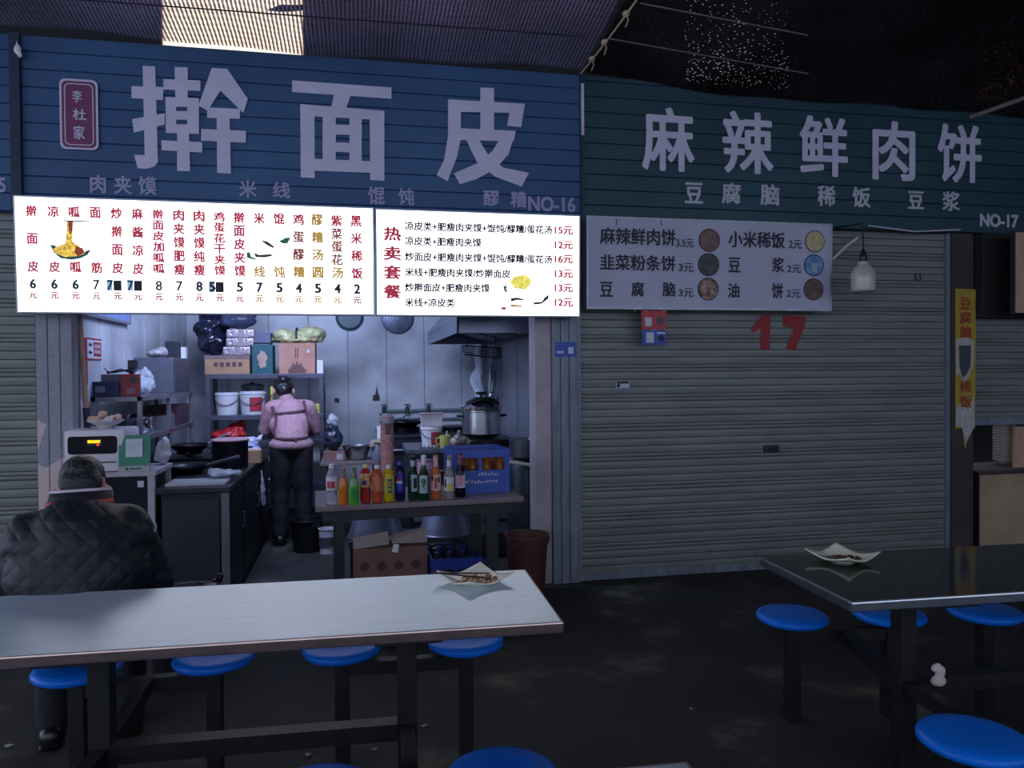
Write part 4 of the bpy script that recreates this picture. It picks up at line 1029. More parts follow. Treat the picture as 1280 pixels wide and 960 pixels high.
o = blob('kitchen_tongs', [('cap', (-.08, 0, .01), (.0, .02, .035), .008, .008), ('cap', (0, .02, .035), (.09, 0, .012), .008, .009), ('cap', (-.06, .03, .012), (.05, -.02, .03), .006, .007), ('cap', (.05, -.02, .03), (.1, -.03, .05), .006, .008), ('cap', (-.07, .0, .012), (-.1, .0, .045), .007, .005)], black_plastic, None, .006, 1); o.location = (-1.63, .58, Z2 + .153); tag(o, 'black tongs lying on the grey flat box', 'tongs')
o = blob('plastic_bag', [('ell', (0, 0, .07), (.1, .12, .07)), ('ell', (.01, .04, .13), (.07, .07, .06)), ('ell', (.03, -.08, .05), (.07, .07, .05)), ('cap', (0, .05, .15), (.01, .08, .2), .035, .015)], clear_film, None, .01, 1, .018, 18); o.location = (-1.6, 1.0, Z2); tag(o, 'puffed clear plastic bag on the upper rack shelf', 'bag')
t = thing('grey_cabinet', 'grey metal box cabinet at the far end of the upper rack shelf', 'cabinet', (-1.61, 1.42, Z2))
MB().b2((-.15, 0, 0), (.15, .66, .29), .006).build('cabinet_body', M('grey_cabinet_paint', rgb(96, 96, 112), .45, .3, var=.1), t)
MB().b2((.15, .03, .02), (.156, .6, .27), .003).build('door', M('grey_cabinet_door', rgb(78, 78, 94), .45, .3), t)
MB().b2((-.19, -.02, .2), (-.12, .01, .27), .01).build('corner_knob', black_plastic, t)
t = thing('small_speaker', 'small dark box standing on the grey metal cabinet', 'box', (-1.56, 1.86, Z2 + .29))
MB().b2((-.06, 0, 0), (.05, .07, .15), .005).build('box_body', M('dark_slate', rgb(44, 48, 62), .4), t); MB().rect(-.05, .04, .01, .14, -.002).build('front_panel', ink_dark, t)
o = MB().b2((-1.5, 1.9, Z2 + .291), (-1.46, 1.98, Z2 + .39), .004).build('white_carton', white_paint); tag(o, 'small white carton beside the dark box on the cabinet', 'box')
o = blob('cloth_bundle', [('ell', (0, 0, .035), (.07, .1, .035)), ('ell', (.02, .06, .05), (.05, .05, .045))], M('dull_white_cloth', rgb(160, 152, 158), .8), None, .01, 1, .012, 20); o.location = (-1.62, 1.58, Z2 + .29); tag(o, 'crumpled pale cloth on the grey metal cabinet', 'cloth')
# on the lower shelf
t = thing('steel_pot', 'shiny steel pot on the lower rack shelf', 'pot', (-1.6, .95, Z1))
MB().lathe([(0, 0), (.09, 0), (.095, .008), (.095, .11), (.1, .114), (.09, .114), (.088, .01), (0, .008)], n=26).build('pot_body', chrome, t, 40); MB().lathe([(.098, .114), (.07, .135), (.012, .142), (.012, .155), (0, .158)], n=22).build('lid', chrome, t, 40)
carton('storage_tub', 'grey tub with pale label on the lower rack shelf', 'tub', (-1.68, 1.2, Z1), (-1.47, 1.5, Z1 + .1), M('grey_tub', rgb(92, 92, 104), .5))
t, w_, d_, h_ = carton('storage_crate', 'dark maroon crate at the far end of the lower rack shelf', 'crate', (-1.72, 1.62, Z1), (-1.47, 2.06, Z1 + .17), M('maroon_crate', rgb(64, 34, 52), .5))
t = thing('label_jar', 'pale jar with printed label beside the grey tub', 'jar', (-1.53, 1.56, Z1)); MB().lathe([(0, 0), (.04, 0), (.042, .08), (.03, .095), (0, .095)], n=18).build('jar_body', M('pale_jar', rgb(160, 156, 158), .5), t, 40); MB().lathe([(.033, .095), (.033, .112), (0, .112)], n=18).build('lid', M('jar_lid', rgb(120, 100, 90), .5), t, 40)
t = thing('food_bag', 'white plastic bag of goods behind the green payment stand', 'bag', (-1.27, .2, cz)); t['label'] = 'white plastic bag standing behind the green payment stand'
blob('bag_body', [('ell', (0, 0, .06), (.05, .05, .06)), ('ell', (.01, 0, .12), (.04, .04, .05)), ('ell', (.02, -.01, .16), (.025, .025, .03))], M('white_bag', rgb(200, 200, 206), .4, var=.2, scale=20, bump=.5), t, .01, 1, .014, 20)

# left wall things
t = thing('wall_pole', 'wooden pole with dark lower end leaning by the pillar', 'pole', (-1.70, .10, 0))
p0 = Vector((.06, 0, .0)); p1_ = Vector((-.045, .01, 2.15))
MB().tube([p0, p0.lerp(p1_, .6)], .02, 10).build('dark_lower_end', ink_dark, t)
MB().tube([p0.lerp(p1_, .6), p1_], .015, 10).build('wooden_shaft', M('pale_wood', rgb(176, 140, 120), .6, stretch=(8, 8, 1)), t)
a = atx(97, 421, XL + .02); b = atx(106, 482, XL + .02)
o = MB().b2((XL + .001, .13, at(100, 482, .2).z), (XL + .02, .40, at(100, 421, .2).z), .004).build('red_folder', M('red_cloth', rgb(132, 40, 54), .6)); tag(o, 'red hanging folder on the white wall behind the wooden pole', 'folder')
y0p = atx(108, 436, XL + .002).y; y1p = atx(126, 436, XL + .002).y; zA = atx(117, 423, XL).z; zB = atx(117, 450, XL).z
t = thing('wall_notice', 'white notice with red border and red block on the side wall', 'notice', (XL + .002, (y0p + y1p) / 2, (zA + zB) / 2))
hy = (y1p - y0p) / 2; hz = (zA - zB) / 2
MB().b2((0, -hy, -hz), (.003, hy, hz)).build('paper', card_white, t)
mb = MB(); n_red = M('notice_red', rgb(150, 44, 54), .6)
mb.b2((.003, -hy, hz * .86), (.005, hy, hz)); mb.b2((.003, -hy, -hz), (.005, hy, -hz * .86)); mb.b2((.003, -hy * .1, -hz * .66), (.005, hy * .95, hz * .66)); mb.build('red_print', n_red, t)
mb = MB()
for k in range(2): mb.b2((.003, -hy * .75, hz * (.25 - .7 * k)), (.005, -hy * .35, hz * (.5 - .7 * k)))
mb.build('dark_print', ink_dark, t)
mb = MB()
for r_ in range(2):
    for k in range(4): mb.b2((.005, hy * (0 + .22 * k), hz * (.1 - .5 * r_)), (.006, hy * (.12 + .22 * k), hz * (.45 - .5 * r_)))
mb.build('pale_print', card_white, t)
yb0 = atx(104, 398, XL + .03).y; yb1 = atx(163, 406, XL + .03).y; zb_ = atx(163, 406, XL + .03).z
t = thing('wall_board', 'pale blue board high on the side wall, its lower edge showing', 'board', (XL + .001, yb0, zb_))
MB().b2((0, 0, 0), (.03, yb1 - yb0, .5), .003).build('board_face', M('pale_blue_board', rgb(120, 140, 190), .4), t)
MB().b2((.03, 0, 0), (.036, yb1 - yb0, .02)).b2((.03, yb1 - yb0 - .02, .02), (.036, yb1 - yb0, .5)).build('board_edge', frame_alu, t)

# ------------------------------------------------------------------ back rack with stores
kx0 = -1.38; kx1 = at(404, 480, 2.3).x; KY0, KY1 = 2.34, 2.76
rk2 = M('dark_rack_paint', rgb(82, 84, 100), .45, .4, var=.15)
t = thing('storage_rack', 'dark metal storage rack against the back wall loaded with boxes', 'rack', ((kx0 + kx1) / 2, KY0, 0))
kw = (kx1 - kx0) / 2; KZ = (.45, .86, 1.11, 1.50)
for x_ in (-kw + .02, kw - .02):
    for y_ in (0, KY1 - KY0 - .035): MB().b2((x_ - .02, y_, 0), (x_ + .02, y_ + .035, 1.5), .003).build('post', rk2, t)
for z_ in KZ: MB().b2((-kw, -.004, z_ - .045), (kw, KY1 - KY0 + .004, z_), .003).build('shelf', rk2, t)
for x_ in (kw + .012,): MB().tube([(x_, -.03, .1), (x_, -.03, 1.56)], .01, 8).build('chrome_pole', chrome, t)
kt = 1.5
def onrack(x0, x1, yy=2.36): return at(x0, 470, yy).x, at(x1, 470, yy).x
def hz_(py, yy, z0, px=320): return at(px, py, yy).z - z0
x0, x1 = onrack(256, 312)
t, w_, d_, h_ = carton('flat_carton', 'flat brown carton with dark printing on top of the back rack', 'box', (x0, 2.36, kt), (x1, 2.7, kt + .175), cardboard)
mb = MB(); mb.keep = True; text(mb, '擀面皮调料', -w_ * .55, w_ * .55, h_ * .38, h_ * .68, -d_ - .002, .02); mb.bm.clear()
mb = MB()
for k in range(5): mb.rect(-w_ * .6 + k * .055, -w_ * .6 + k * .055 + .036, h_ * .4, h_ * .64, -d_ - .002)
mb.build('carton_print', M('faint_print', rgb(90, 66, 66), .7), t)
MB().b2((-w_ - .004, -d_ - .004, h_ - .03), (w_ + .004, d_ + .004, h_ + .002)).build('lid', M('cardboard_lid', rgb(122, 104, 108), .8), t)
foil = M('silver_foil_pack', rgb(176, 160, 168), .3, .5, var=.3, scale=40, bump=.6)
xf0, xf1 = onrack(278, 313); fz = kt + .178
for k, (dx, lab) in enumerate(((0, 'foil-wrapped pack lowest of the stack on the flat carton'), (.03, 'foil-wrapped pack in the middle of the stack on the carton'), (.035, 'foil-wrapped pack topmost of the stack on the carton'))):
    t = thing('wrapped_pack', lab, 'pack', ((xf0 + xf1) / 2 + dx, 2.5, fz + k * .083), 0, 'foil packs on the flat carton')
    MB().b2((-.125, -.11, 0), (.125, .11, .081), .012).build('pack_body', foil, t)
    MB().b2((-.02, -.113, .004), (.035, .113, .0825)).build('paper_band', M('pack_band', rgb(150, 134, 140), .5), t)
o = blob('black_bag', [('ell', (0, 0, .13), (.14, .1, .13)), ('ell', (-.04, 0, .25), (.12, .09, .12)), ('ell', (.05, .02, .3), (.11, .08, .1)), ('ell', (-.03, 0, .4), (.1, .08, .1))], M('black_bag', rgb(30, 32, 52), .22, bump=.6, scale=18, var=.4), None, .012, 1, .03, 9); o.location = (-1.36, 2.62, kt + .18); tag(o, 'shiny black plastic bag on the flat carton at the rack corner', 'bag')
o = blob('dark_sack', [('ell', (0, 0, .08), (.17, .1, .08)), ('ell', (.06, .02, .15), (.12, .09, .08)), ('ell', (-.08, 0, .14), (.09, .08, .07))], M('slate_sack', rgb(58, 62, 88), .45, var=.3, scale=16, bump=.4), None, .012, 1, .014, 12); o.location = ((xf0 + xf1) / 2 + .0, 2.5, fz + 3 * .083 + .004); tag(o, 'dark slate sack lying on top of the foil-wrapped packs', 'sack')
x0, x1 = onrack(315, 341)
t, w_, d_, h_ = carton('green_box', 'green box with pale oval emblem on top of the back rack', 'box', (x0, 2.37, kt), (x1, 2.62, kt + .275), M('green_box_card', rgb(34, 82, 92), .6))
MB().poly([(w_ * .45 * math.cos(a) * (1 + .2 * math.sin(5 * a)), h_ * .5 + h_ * .3 * math.sin(a) * (1 + .12 * math.cos(7 * a))) for a in [k * PI / 14 for k in range(28)]], -d_ - .002).build('emblem_print', M('emblem_tan', rgb(170, 146, 130), .6), t)
t, w_, d_, h_ = carton('grey_carton', 'long grey carton lying on the green box', 'box', (at(315, 410, 2.42).x, 2.42, kt + .43), (at(338, 410, 2.42).x, 2.66, kt + .53), M('grey_blue_card', rgb(96, 96, 124), .6))
t.location.z = kt + .30
MB().b2((-w_ * .9, -d_ * .8, -.022), (w_ * .9, d_ * .8, .0)).build('carton_base', M('grey_blue_card', rgb(96, 96, 124), .6), t)
t.location.z = kt + .275 + .023
x0, x1 = onrack(349, 394)
t, w_, d_, h_ = carton('cardboard_box', 'tall cardboard box with skyline printing on the back rack', 'box', (x0, 2.37, kt), (x1, 2.7, kt + .295), M('cardboard_pink', rgb(182, 132, 116), .8))
mb = MB()
for k, hh in enumerate((.10, .15, .22, .19, .26, .2, .23, .15, .1)): mb.rect(-w_ * .5 + k * w_ * .11, -w_ * .5 + (k + 1) * w_ * .11, .0 + .004, h_ * hh * 1.5, -d_ - .002)
mb.rect(-w_ * .12, -w_ * .06, h_ * .5, h_ * .85, -d_ - .002); mb.rect(0, w_ * .07, h_ * .5, h_ * .85, -d_ - .002)
mb.build('box_print', M('box_print_brown', rgb(112, 76, 76), .7), t)
MB().rect(w_ * .55, w_ * .7, h_ * .68, h_ * .78, -d_ - .002).build('box_label', card_white, t)
bz = kt + .297
t = thing('plastic_bundle', 'yellowish plastic bundle tied with dark string on the cardboard box', 'bundle', ((x0 + x1) / 2 - .01, 2.53, bz))
yb = M('yellow_film', rgb(190, 186, 140), .3, var=.25, scale=14, bump=.5)
blob('bundle_body', [('ell', (-.12, 0, .075), (.12, .13, .07)), ('ell', (.13, 0, .085), (.15, .14, .08)), ('ell', (0, 0, .03), (.26, .14, .03))], yb, t, .012, 1, .016, 14)
MB().tube([(.0 + .12 * 0, .13 * math.cos(a), .075 + .074 * math.sin(a)) for a in [k * PI / 8 for k in range(16)]], .008, 6, closed=True).build('string', ink_dark, t)
carton('white_carton', 'small white box at the outer end of the rack top', 'box', (onrack(396, 403)[0], 2.38, kt), (onrack(396, 404)[1], 2.5, kt + .13), white_paint)
# middle shelf: two buckets and things
bw = M('white_pail', rgb(206, 204, 212), .4, var=.04)
def pail(lab, c, r, h, lid=None, red=False, group='white pails on the rack'):
    t = thing('white_pail', lab, 'bucket', c, 0, group)
    MB().lathe([(0, 0), (r * .86, 0), (r * .88, .008), (r, h * .86), (r * 1.05, h * .87), (r * 1.05, h * .93), (r, h * .94), (r, h), (r * .94, h), (r * .92, h * .9), (r * .82, .012), (0, .01)], n=30).build('pail_body', bw, t, 40)
    MB().tube([(r * math.cos(a) * 1.02, -r * abs(math.sin(a)) * 1.06 - .004, h * .86 - h * .42 * math.sin(a)) for a in [PI * k / 14 for k in range(15)]], .004, 6).build('wire_handle', M('pail_wire', rgb(110, 110, 124), .4, .6), t)
    if lid: MB().lathe([(0, h + .001), (r * 1.07, h + .001), (r * 1.08, h + .016), (0, h + .02)], n=30).build('lid', lid, t, 40)
    if red:
        mb = MB(); n = 8
        mb.grid(lambda u, v: ((r * (.9 + .09 * v) + .002) * math.sin(-.12 + 1.05 * u), -(r * (.9 + .09 * v) + .002) * math.cos(-.12 + 1.05 * u), h * (.14 + .6 * v)), 8, 2); mb.build('red_label', M('pail_red', rgb(170, 52, 66), .5), t)
    return t
mz = 1.11
xa_ = at(284, 505, 2.5).x; xb_ = at(316, 505, 2.5).x
pail('white pail with wire handle on the middle rack shelf', (xa_, 2.5, mz), .108, .215)
pail('white pail with red label on the middle rack shelf', (xb_, 2.5, mz), .122, .225, red=True)
t = thing('dark_pan', 'small dark lidded pan sitting on the red-labelled pail', 'pan', (xb_, 2.5, mz + .227)); MB().lathe([(0, 0), (.1, 0), (.108, .045), (.112, .047), (.09, .06), (.015, .072), (.015, .085), (0, .087)], n=24).build('pan_body', dark_metal, t, 40)
t = thing('yellow_bottle', 'slim yellow bottle on the middle rack shelf behind the cook', 'bottle', (at(340, 505, 2.44).x, 2.44, mz))
MB().lathe([(0, 0), (.028, 0), (.03, .01), (.03, .12), (.014, .16), (.012, .2), (0, .2)], n=18).build('bottle_body', M('yellow_brown', rgb(150, 122, 60), .4), t, 40); MB().lathe([(.014, .19), (.016, .25), (.008, .27), (0, .27)], n=14).build('cap', M('bright_yellow', rgb(220, 200, 90), .4), t, 40)
sp_m = M('sponge_yellow', rgb(196, 190, 90), .7)
sx0 = at(377, 503, 2.42).x
for r_ in range(3):
    for k in range(4):
        if r_ == 0 or r_ == 1 or k < 4:
            o = MB().box((0, 0, .016), (.048, .07, .03), None, .008).build('yellow_sponge', sp_m); o.location = (sx0 + k * .05, 2.42, mz + .001 + r_ * .032)
            tag(o, '%s yellow block from the post side in the %s layer on the rack' % (('fourth', 'third', 'second', 'first')[k], ('bottom', 'middle', 'top')[r_]), 'sponge', 'yellow blocks stacked on the middle shelf')
# lower shelf: red bag
o = blob('red_bag', [('ell', (0, 0, .06), (.17, .12, .06)), ('ell', (.07, 0, .1), (.09, .08, .07)), ('cap', (.1, 0, .12), (.12, 0, .2), .05, .02)], M('red_bag_film', rgb(184, 42, 52), .3, var=.3, bump=.5, scale=14), None, .01, 1, .02, 16); o.location = (at(286, 540, 2.46).x, 2.47, .861); tag(o, 'red plastic bag on the rack shelf below the white pails', 'bag')

# ------------------------------------------------------------------ the cook bending over the counter
skin_m = M('skin', rgb(196, 148, 126), .5, var=.06, scale=30)
hair_m = M('black_hair', rgb(22, 20, 26), .4, var=.4, scale=60, stretch=(3, 3, .6))
pink_m = M('pink_sweater', rgb(170, 130, 142), .9, var=.12, scale=40, bump=.3)
rib_m = M('pink_rib_knit', rgb(160, 126, 138), .9, var=.25, scale=60, bump=.6)
apron_m = M('brown_apron_strap', rgb(84, 56, 66), .8)
dark_trs = M('dark_trousers', rgb(15, 16, 26), .8, var=.2, scale=30)
W = thing('person', 'person in pink sweater and apron bending over the counter, back turned', 'person', (-.56, 1.72, 0), math.radians(6))
def head_shapes(c, tilt_f, k=1.0):
    T = Euler((tilt_f, 0, 0)).to_matrix()
    f = lambda p: tuple(Vector(c) + T @ (Vector(p) * k))
    r = (tilt_f, 0, 0)
    return [('ell', f((0, -.01, .02)), (.076 * k, .095 * k, .098 * k), r), ('ell', f((0, .03, -.05)), (.058 * k, .066 * k, .07 * k), r), ('ell', f((0, .05, -.092)), (.03 * k, .03 * k, .022 * k), r),
            ('cap', f((0, .094, .005)), f((0, .108, -.03)), .008 * k, .013 * k), ('ell', f((-.088, -.012, -.02)), (.013 * k, .022 * k, .035 * k), r), ('ell', f((.088, -.012, -.02)), (.013 * k, .022 * k, .035 * k), r),
            ('ell', f((0, .088, -.062)), (.022 * k, .012 * k, .008 * k), r), ('cap', f((-.045, .082, .03)), f((.045, .082, .03)), .009 * k, .009 * k)]
hc = (-.055, .34, 1.345)
body = [('ell', (0, 0, .88), (.15, .11, .11)), ('cap', (0, .02, .93), (0, .17, 1.12), .115, .135), ('cap', (-.13, .2, 1.19), (.13, .2, 1.19), .06, .06), ('cap', (-.01, .22, 1.2), (-.04, .3, 1.29), .055, .05)] + head_shapes(hc, -.75)
for s_ in (-1, 1):
    body += [('cap', (s_ * .15, .2, 1.19), (s_ * .22, .3, .99), .052, .042), ('cap', (s_ * .22, .3, .99), (s_ * .12, .5, .925), .04, .028)]
    body += hand((s_ * .12, .5, .925), (-s_ * .3, 1, -.25), (0, -.2, -1), s_)
    body += [('cap', (s_ * .085, 0, .86), (s_ * .09, .03, .48), .085, .062), ('cap', (s_ * .09, .03, .48), (s_ * .1, -.01, .09), .056, .038), ('cap', (s_ * .1, -.03, .045), (s_ * .11, .11, .035), .04, .032)]
blob('body', body, skin_m, W, .0085, 3)
sw = [('ell', (0, -.01, .9), (.178, .135, .07)), ('cap', (0, .0, .92), (0, .17, 1.12), .145, .16), ('ell', (-.0, .1, 1.04), (.19, .14, .14), (-.6, 0, 0)), ('cap', (-.135, .2, 1.19), (.135, .2, 1.19), .078, .078), ('cap', (-.01, .21, 1.2), (-.03, .265, 1.255), .078, .07)]
for s_ in (-1, 1):
    sw += [('cap', (s_ * .16, .2, 1.19), (s_ * .225, .29, .99), .07, .06), ('cap', (s_ * .225, .29, .99), (s_ * .13, .47, .93), .058, .045)]
sweater = blob('sweater', sw, pink_m, W, .011, 4, .004, 14)
hem = MB()
hem.lathe([(.168, .85), (.185, .86), (.186, .895), (.175, .905)], (0, -.0, 0), 60, .8)
for v in hem.bm.verts:
    a = math.atan2(v.co.y, v.co.x); v.co.x *= 1 + .012 * math.sin(a * 30); v.co.y *= 1 + .012 * math.sin(a * 30)
hem.build('sweater_hem', rib_m, W, True, solid=.008)
tr = [('ell', (0, -.01, .86), (.17, .13, .1))]
for s_ in (-1, 1): tr += [('cap', (s_ * .085, -.01, .84), (s_ * .095, .02, .48), .105, .085), ('cap', (s_ * .095, .02, .48), (s_ * .105, -.01, .1), .082, .07)]
blob('trousers', tr, dark_trs, W, .014, 5, .006, 9)
for s_ in (-1, 1):
    blob('shoe', [('cap', (s_ * .105, -.05, .05), (s_ * .115, .13, .042), .05, .04), ('box', (s_ * .11, .04, .012), (.09, .25, .022))], black_plastic, W, .009, 3)
T_ = Euler((-.75, 0, 0)).to_matrix()
hf = lambda p: tuple(Vector(hc) + T_ @ Vector(p))
blob('hair', [('ell', hf((0, -.022, .035)), (.09, .1, .1), (-.75, 0, 0)), ('ell', hf((0, -.06, -.02)), (.078, .06, .085), (-.75, 0, 0)), ('ell', hf((.0, -.115, .02)), (.045, .04, .045)), ('cap', hf((.04, -.1, .05)), hf((.1, -.1, .09)), .012, .006), ('cap', hf((-.03, -.12, .05)), hf((-.06, -.15, .08)), .01, .005)], hair_m, W, .009, 2, .006, 24)
# apron straps follow the back of the sweater
bvh = BVHTree.FromPolygons([v.co.copy() for v in sweater.data.vertices], [tuple(p.vertices) for p in sweater.data.polygons])
def on_back(pts, name, half=.014):
    mb = MB(); rows = []
    for x_, z_ in pts:
        h_ = bvh.ray_cast(Vector((x_, -1, z_)), Vector((0, 1, 0)))
        if h_[0]: rows.append(h_[0] + h_[1] * .006)
    vs = []; fs = []
    for i, p in enumerate(rows):
        tdir = (rows[min(i + 1, len(rows) - 1)] - rows[max(i - 1, 0)]).normalized()
        a = tdir.cross(Vector((0, 1, 0))).normalized() * half
        vs += [p - a, p + a]
    for i in range(len(rows) - 1): fs.append((2 * i, 2 * i + 1, 2 * i + 3, 2 * i + 2))
    mb.add(vs, fs); return mb.build(name, apron_m, W, True, solid=.005)
lerp2 = lambda a, b, n: [(a[0] + (b[0] - a[0]) * i / n, a[1] + (b[1] - a[1]) * i / n) for i in range(n + 1)]
on_back(lerp2((-.125, 1.14), (.125, 1.165), 14), 'apron_strap')
on_back(lerp2((-.155, 1.21), (-.12, 1.12), 6) + lerp2((-.12, 1.11), (-.135, .95), 8), 'apron_strap')
on_back(lerp2((.115, 1.25), (.12, 1.165), 6) + lerp2((.125, 1.155), (.165, .95), 8), 'apron_strap')
on_back(lerp2((-.15, .935), (.15, .935), 14), 'apron_tie', .012)
on_back(lerp2((.03, .93), (.035, .84), 6), 'apron_tie', .012)

# ------------------------------------------------------------------ back wall and right-hand kitchen line
cN = at(437, 396, YB - .06)
t = thing('green_basin', 'dark green round basin hanging on the back wall', 'basin', (cN.x, YB - .005, cN.z))
RT = Matrix.Rotation(math.radians(90), 4, 'X')
MB().lathe([(0, .045), (.12, .045), (.145, .0), (.158, .0), (.158, .004), (.148, .006), (.125, .052), (0, .052)], n=30, T=RT).build('basin_body', M('dark_green_basin', rgb(58, 92, 104), .4), t, 40)
cN = at(497, 397, YB - .04)
t = thing('strainer_lid', 'round steel strainer with concentric rings hanging on the back wall', 'strainer', (cN.x, YB - .004, cN.z))
MB().lathe([(0, .018), (.15, .018), (.18, .008), (.182, .0), (.186, .0), (.186, .012), (.16, .024), (0, .024)], n=40, T=RT).build('strainer_plate', M('dull_strainer', rgb(110, 118, 138), .4, .6), t, 40)
for r_ in (.04, .07, .1, .13, .155):
    MB().tube([(r_ * math.cos(a), -.026, r_ * math.sin(a)) for a in [k * PI / 16 for k in range(32)]], .0035, 5, closed=True).build('ring', chrome, t)
MB().tube([(0, -.02, .18), (0, -.012, .22), (0, -.002, .25)], .004, 6).build('hanging_hook', steel, t)
for px, py, lab, sc in ((421, 500, 'small black socket on the white back wall', 1.0), (470, 497, 'black wall fixture with a thin peg on the back wall', 1.4)):
    c_ = at(px, py, YB - .02)
    t = thing('wall_fixture', lab, 'fixture', (c_.x, YB - .001, c_.z))
    MB().b2((-.025 * sc, -.03, -.02 * sc), (.025 * sc, 0, .022 * sc), .004).build('fixture_body', black_plastic, t)
    if sc > 1: MB().lathe([(.02, .03), (.012, .07), (.004, .1), (.003, .13), (0, .13)], (.01, -.015, 0), 10).build('peg', black_plastic, t)
# gas pipe with valves
zp = 1.07
pa = at(478, 514, YB - .06); pb = at(622, 514, YB - .06)
t = thing('gas_pipe', 'thin gas pipe with valves along the back wall above the stove', 'pipe', (pa.x, YB - .05, zp))
Lp = XR - .02 - pa.x
MB().tube([(0, 0, 0), (Lp, 0, 0)], .016, 8).build('pipe_run', M('grey_green_pipe', rgb(110, 122, 130), .45), t)
MB().tube([(0, 0, -.1), (Lp * .75, 0, -.1)], .012, 8).build('pipe_run', M('grey_green_pipe', rgb(110, 122, 130), .45), t)
for k, x_ in enumerate((.02, .28, .52, .98)):
    mb = MB(); mb.lathe([(.0, -.03), (.026, -.03), (.026, .03), (.01, .04), (.01, .06), (0, .06)], (x_, 0, 0), 12); mb.bar((x_ - .035, 0, .065), (x_ + .035, 0, .07), .012, .012); mb.build('valve', M('valve_dark', rgb(44, 56, 62), .4), t)
    MB().b2((x_ - .01, 0, -.02), (x_ + .01, .05, .02)).build('bracket', dark_metal, t)
for k, x_ in enumerate((.28, .52)):
    MB().tube([(x_, -.02, -.03), (x_ - .05, -.06, -.08), (x_ - .18, -.05, -.1), (x_ - .2, -.03, -.14)], .008, 6).build('gas_hose', M('teal_hose', rgb(64, 100, 104), .4), t)
# range behind: dark iron stove along the back wall
t = thing('iron_stove', 'black iron stove range along the back wall behind the bottles', 'stove', (.78, 2.55, 0))
MB().b2((-.55, 0, .1), (.66, .85, .84), .006).build('stove_body', M('stove_dark', rgb(40, 42, 56), .4, .5, var=.3), t)
MB().b2((-.57, -.02, .84), (.68, .87, .87), .004).build('stove_top', M('stove_top', rgb(60, 62, 74), .35, .7, var=.3), t)
for z_ in (.72, .5): MB().tube([(-.53, -.035, z_), (.64, -.035, z_)], .012, 8).build('rail', steel, t)
for k in range(2):
    MB().lathe([(.0, .0), (.16, 0), (.17, .05), (.13, .06), (0, .06)], (-.28 + .55 * k, .4, .87), 24).build('burner_ring', iron, t, 40)
for x_ in (-.5, .6):
    for y_ in (.06, .79): MB().b2((x_ - .03, y_ - .03, 0), (x_ + .03, y_ + .03, .1)).build('foot', black_metal, t)
wok('large dark wok upside on the iron stove behind the cups', (.5, 2.95, .932), .21, .12, 2.4)
# steel work bench at the front right
bx0 = at(508, 555, .8).x
t = thing('steel_bench', 'low steel work bench with black hob along the right wall', 'bench', (bx0, .72, 0))
BW = XR - .03 - bx0; BD = .62; bzt = .90
MB().b2((0, 0, bzt - .035), (BW, BD, bzt), .004).build('bench_top', M('bench_steel', rgb(112, 116, 128), .3, .85, var=.2), t)
MB().b2((.03, .03, .3), (BW - .03, BD - .03, .33)).build('under_shelf', dark_metal, t)
for x_ in (.03, BW - .03):
    for y_ in (.03, BD - .03): MB().b2((x_ - .02, y_ - .02, 0), (x_ + .02, y_ + .02, bzt - .035)).build('leg', dark_metal, t)
# hob carrying the pressure cooker
pcx = at(602, 540, 1.02).x
t = thing('table_hob', 'black gas hob under the big pressure cooker', 'hob', (pcx, 1.02, bzt))
MB().b2((-.26, -.22, 0), (.26, .22, .055), .008).build('hob_body', iron, t)
MB().tube([(.13 * math.cos(a), .13 * math.sin(a), .075) for a in [k * PI / 12 for k in range(24)]], .01, 6, closed=True).build('pan_support', iron, t)
MB().lathe([(0, .055), (.05, .055), (.05, .07), (0, .072)], n=16).build('burner', dark_metal, t)
for x_ in (-.15, .0): MB().lathe([(.018, 0), (.016, .02), (0, .02)], n=12, T=Matrix.Translation((x_, -.22, .028)) @ RT).build('knob', black_plastic, t)
ck_z = bzt + .086
t = thing('pressure_cooker', 'large steel pressure cooker with black domed lid grip', 'pot', (pcx, 1.02, ck_z))
MB().lathe([(0, 0), (.152, 0), (.16, .008), (.16, .185), (.166, .19), (.166, .2), (.15, .2), (.15, .01), (0, .008)], n=40).build('pot_body', steel, t, 40)
lid = MB().lathe([(.17, .2), (.172, .232), (.165, .24), (.15, .25), (.1, .285), (.04, .3), (0, .302)], n=40).build('lid', chrome, t, 40)
MB().lathe([(.014, .3), (.014, .325), (.045, .33), (.05, .342), (.04, .352), (0, .354)], n=20).build('lid_knob', black_plastic, lid, 40)
MB().tube([(-.14, -.06, .256), (-.06, -.07, .3), (.06, -.07, .3), (.14, -.06, .256)], .011, 8).build('lid_bridge', black_plastic, lid)
MB().b2((-.015, -.215, .2), (.11, -.16, .232), .008).build('long_handle', black_plastic, t)
MB().lathe([(.008, .29), (.008, .31), (.014, .312), (.014, .325), (0, .327)], (.08, .03, 0), 10).build('steam_valve', chrome, lid)
for s_ in (-1, 1): MB().tube([(s_ * .158, -.04, .15), (s_ * .2, -.03, .155), (s_ * .2, .03, .155), (s_ * .158, .04, .15)], .01, 6).build('side_handle', black_plastic, t)
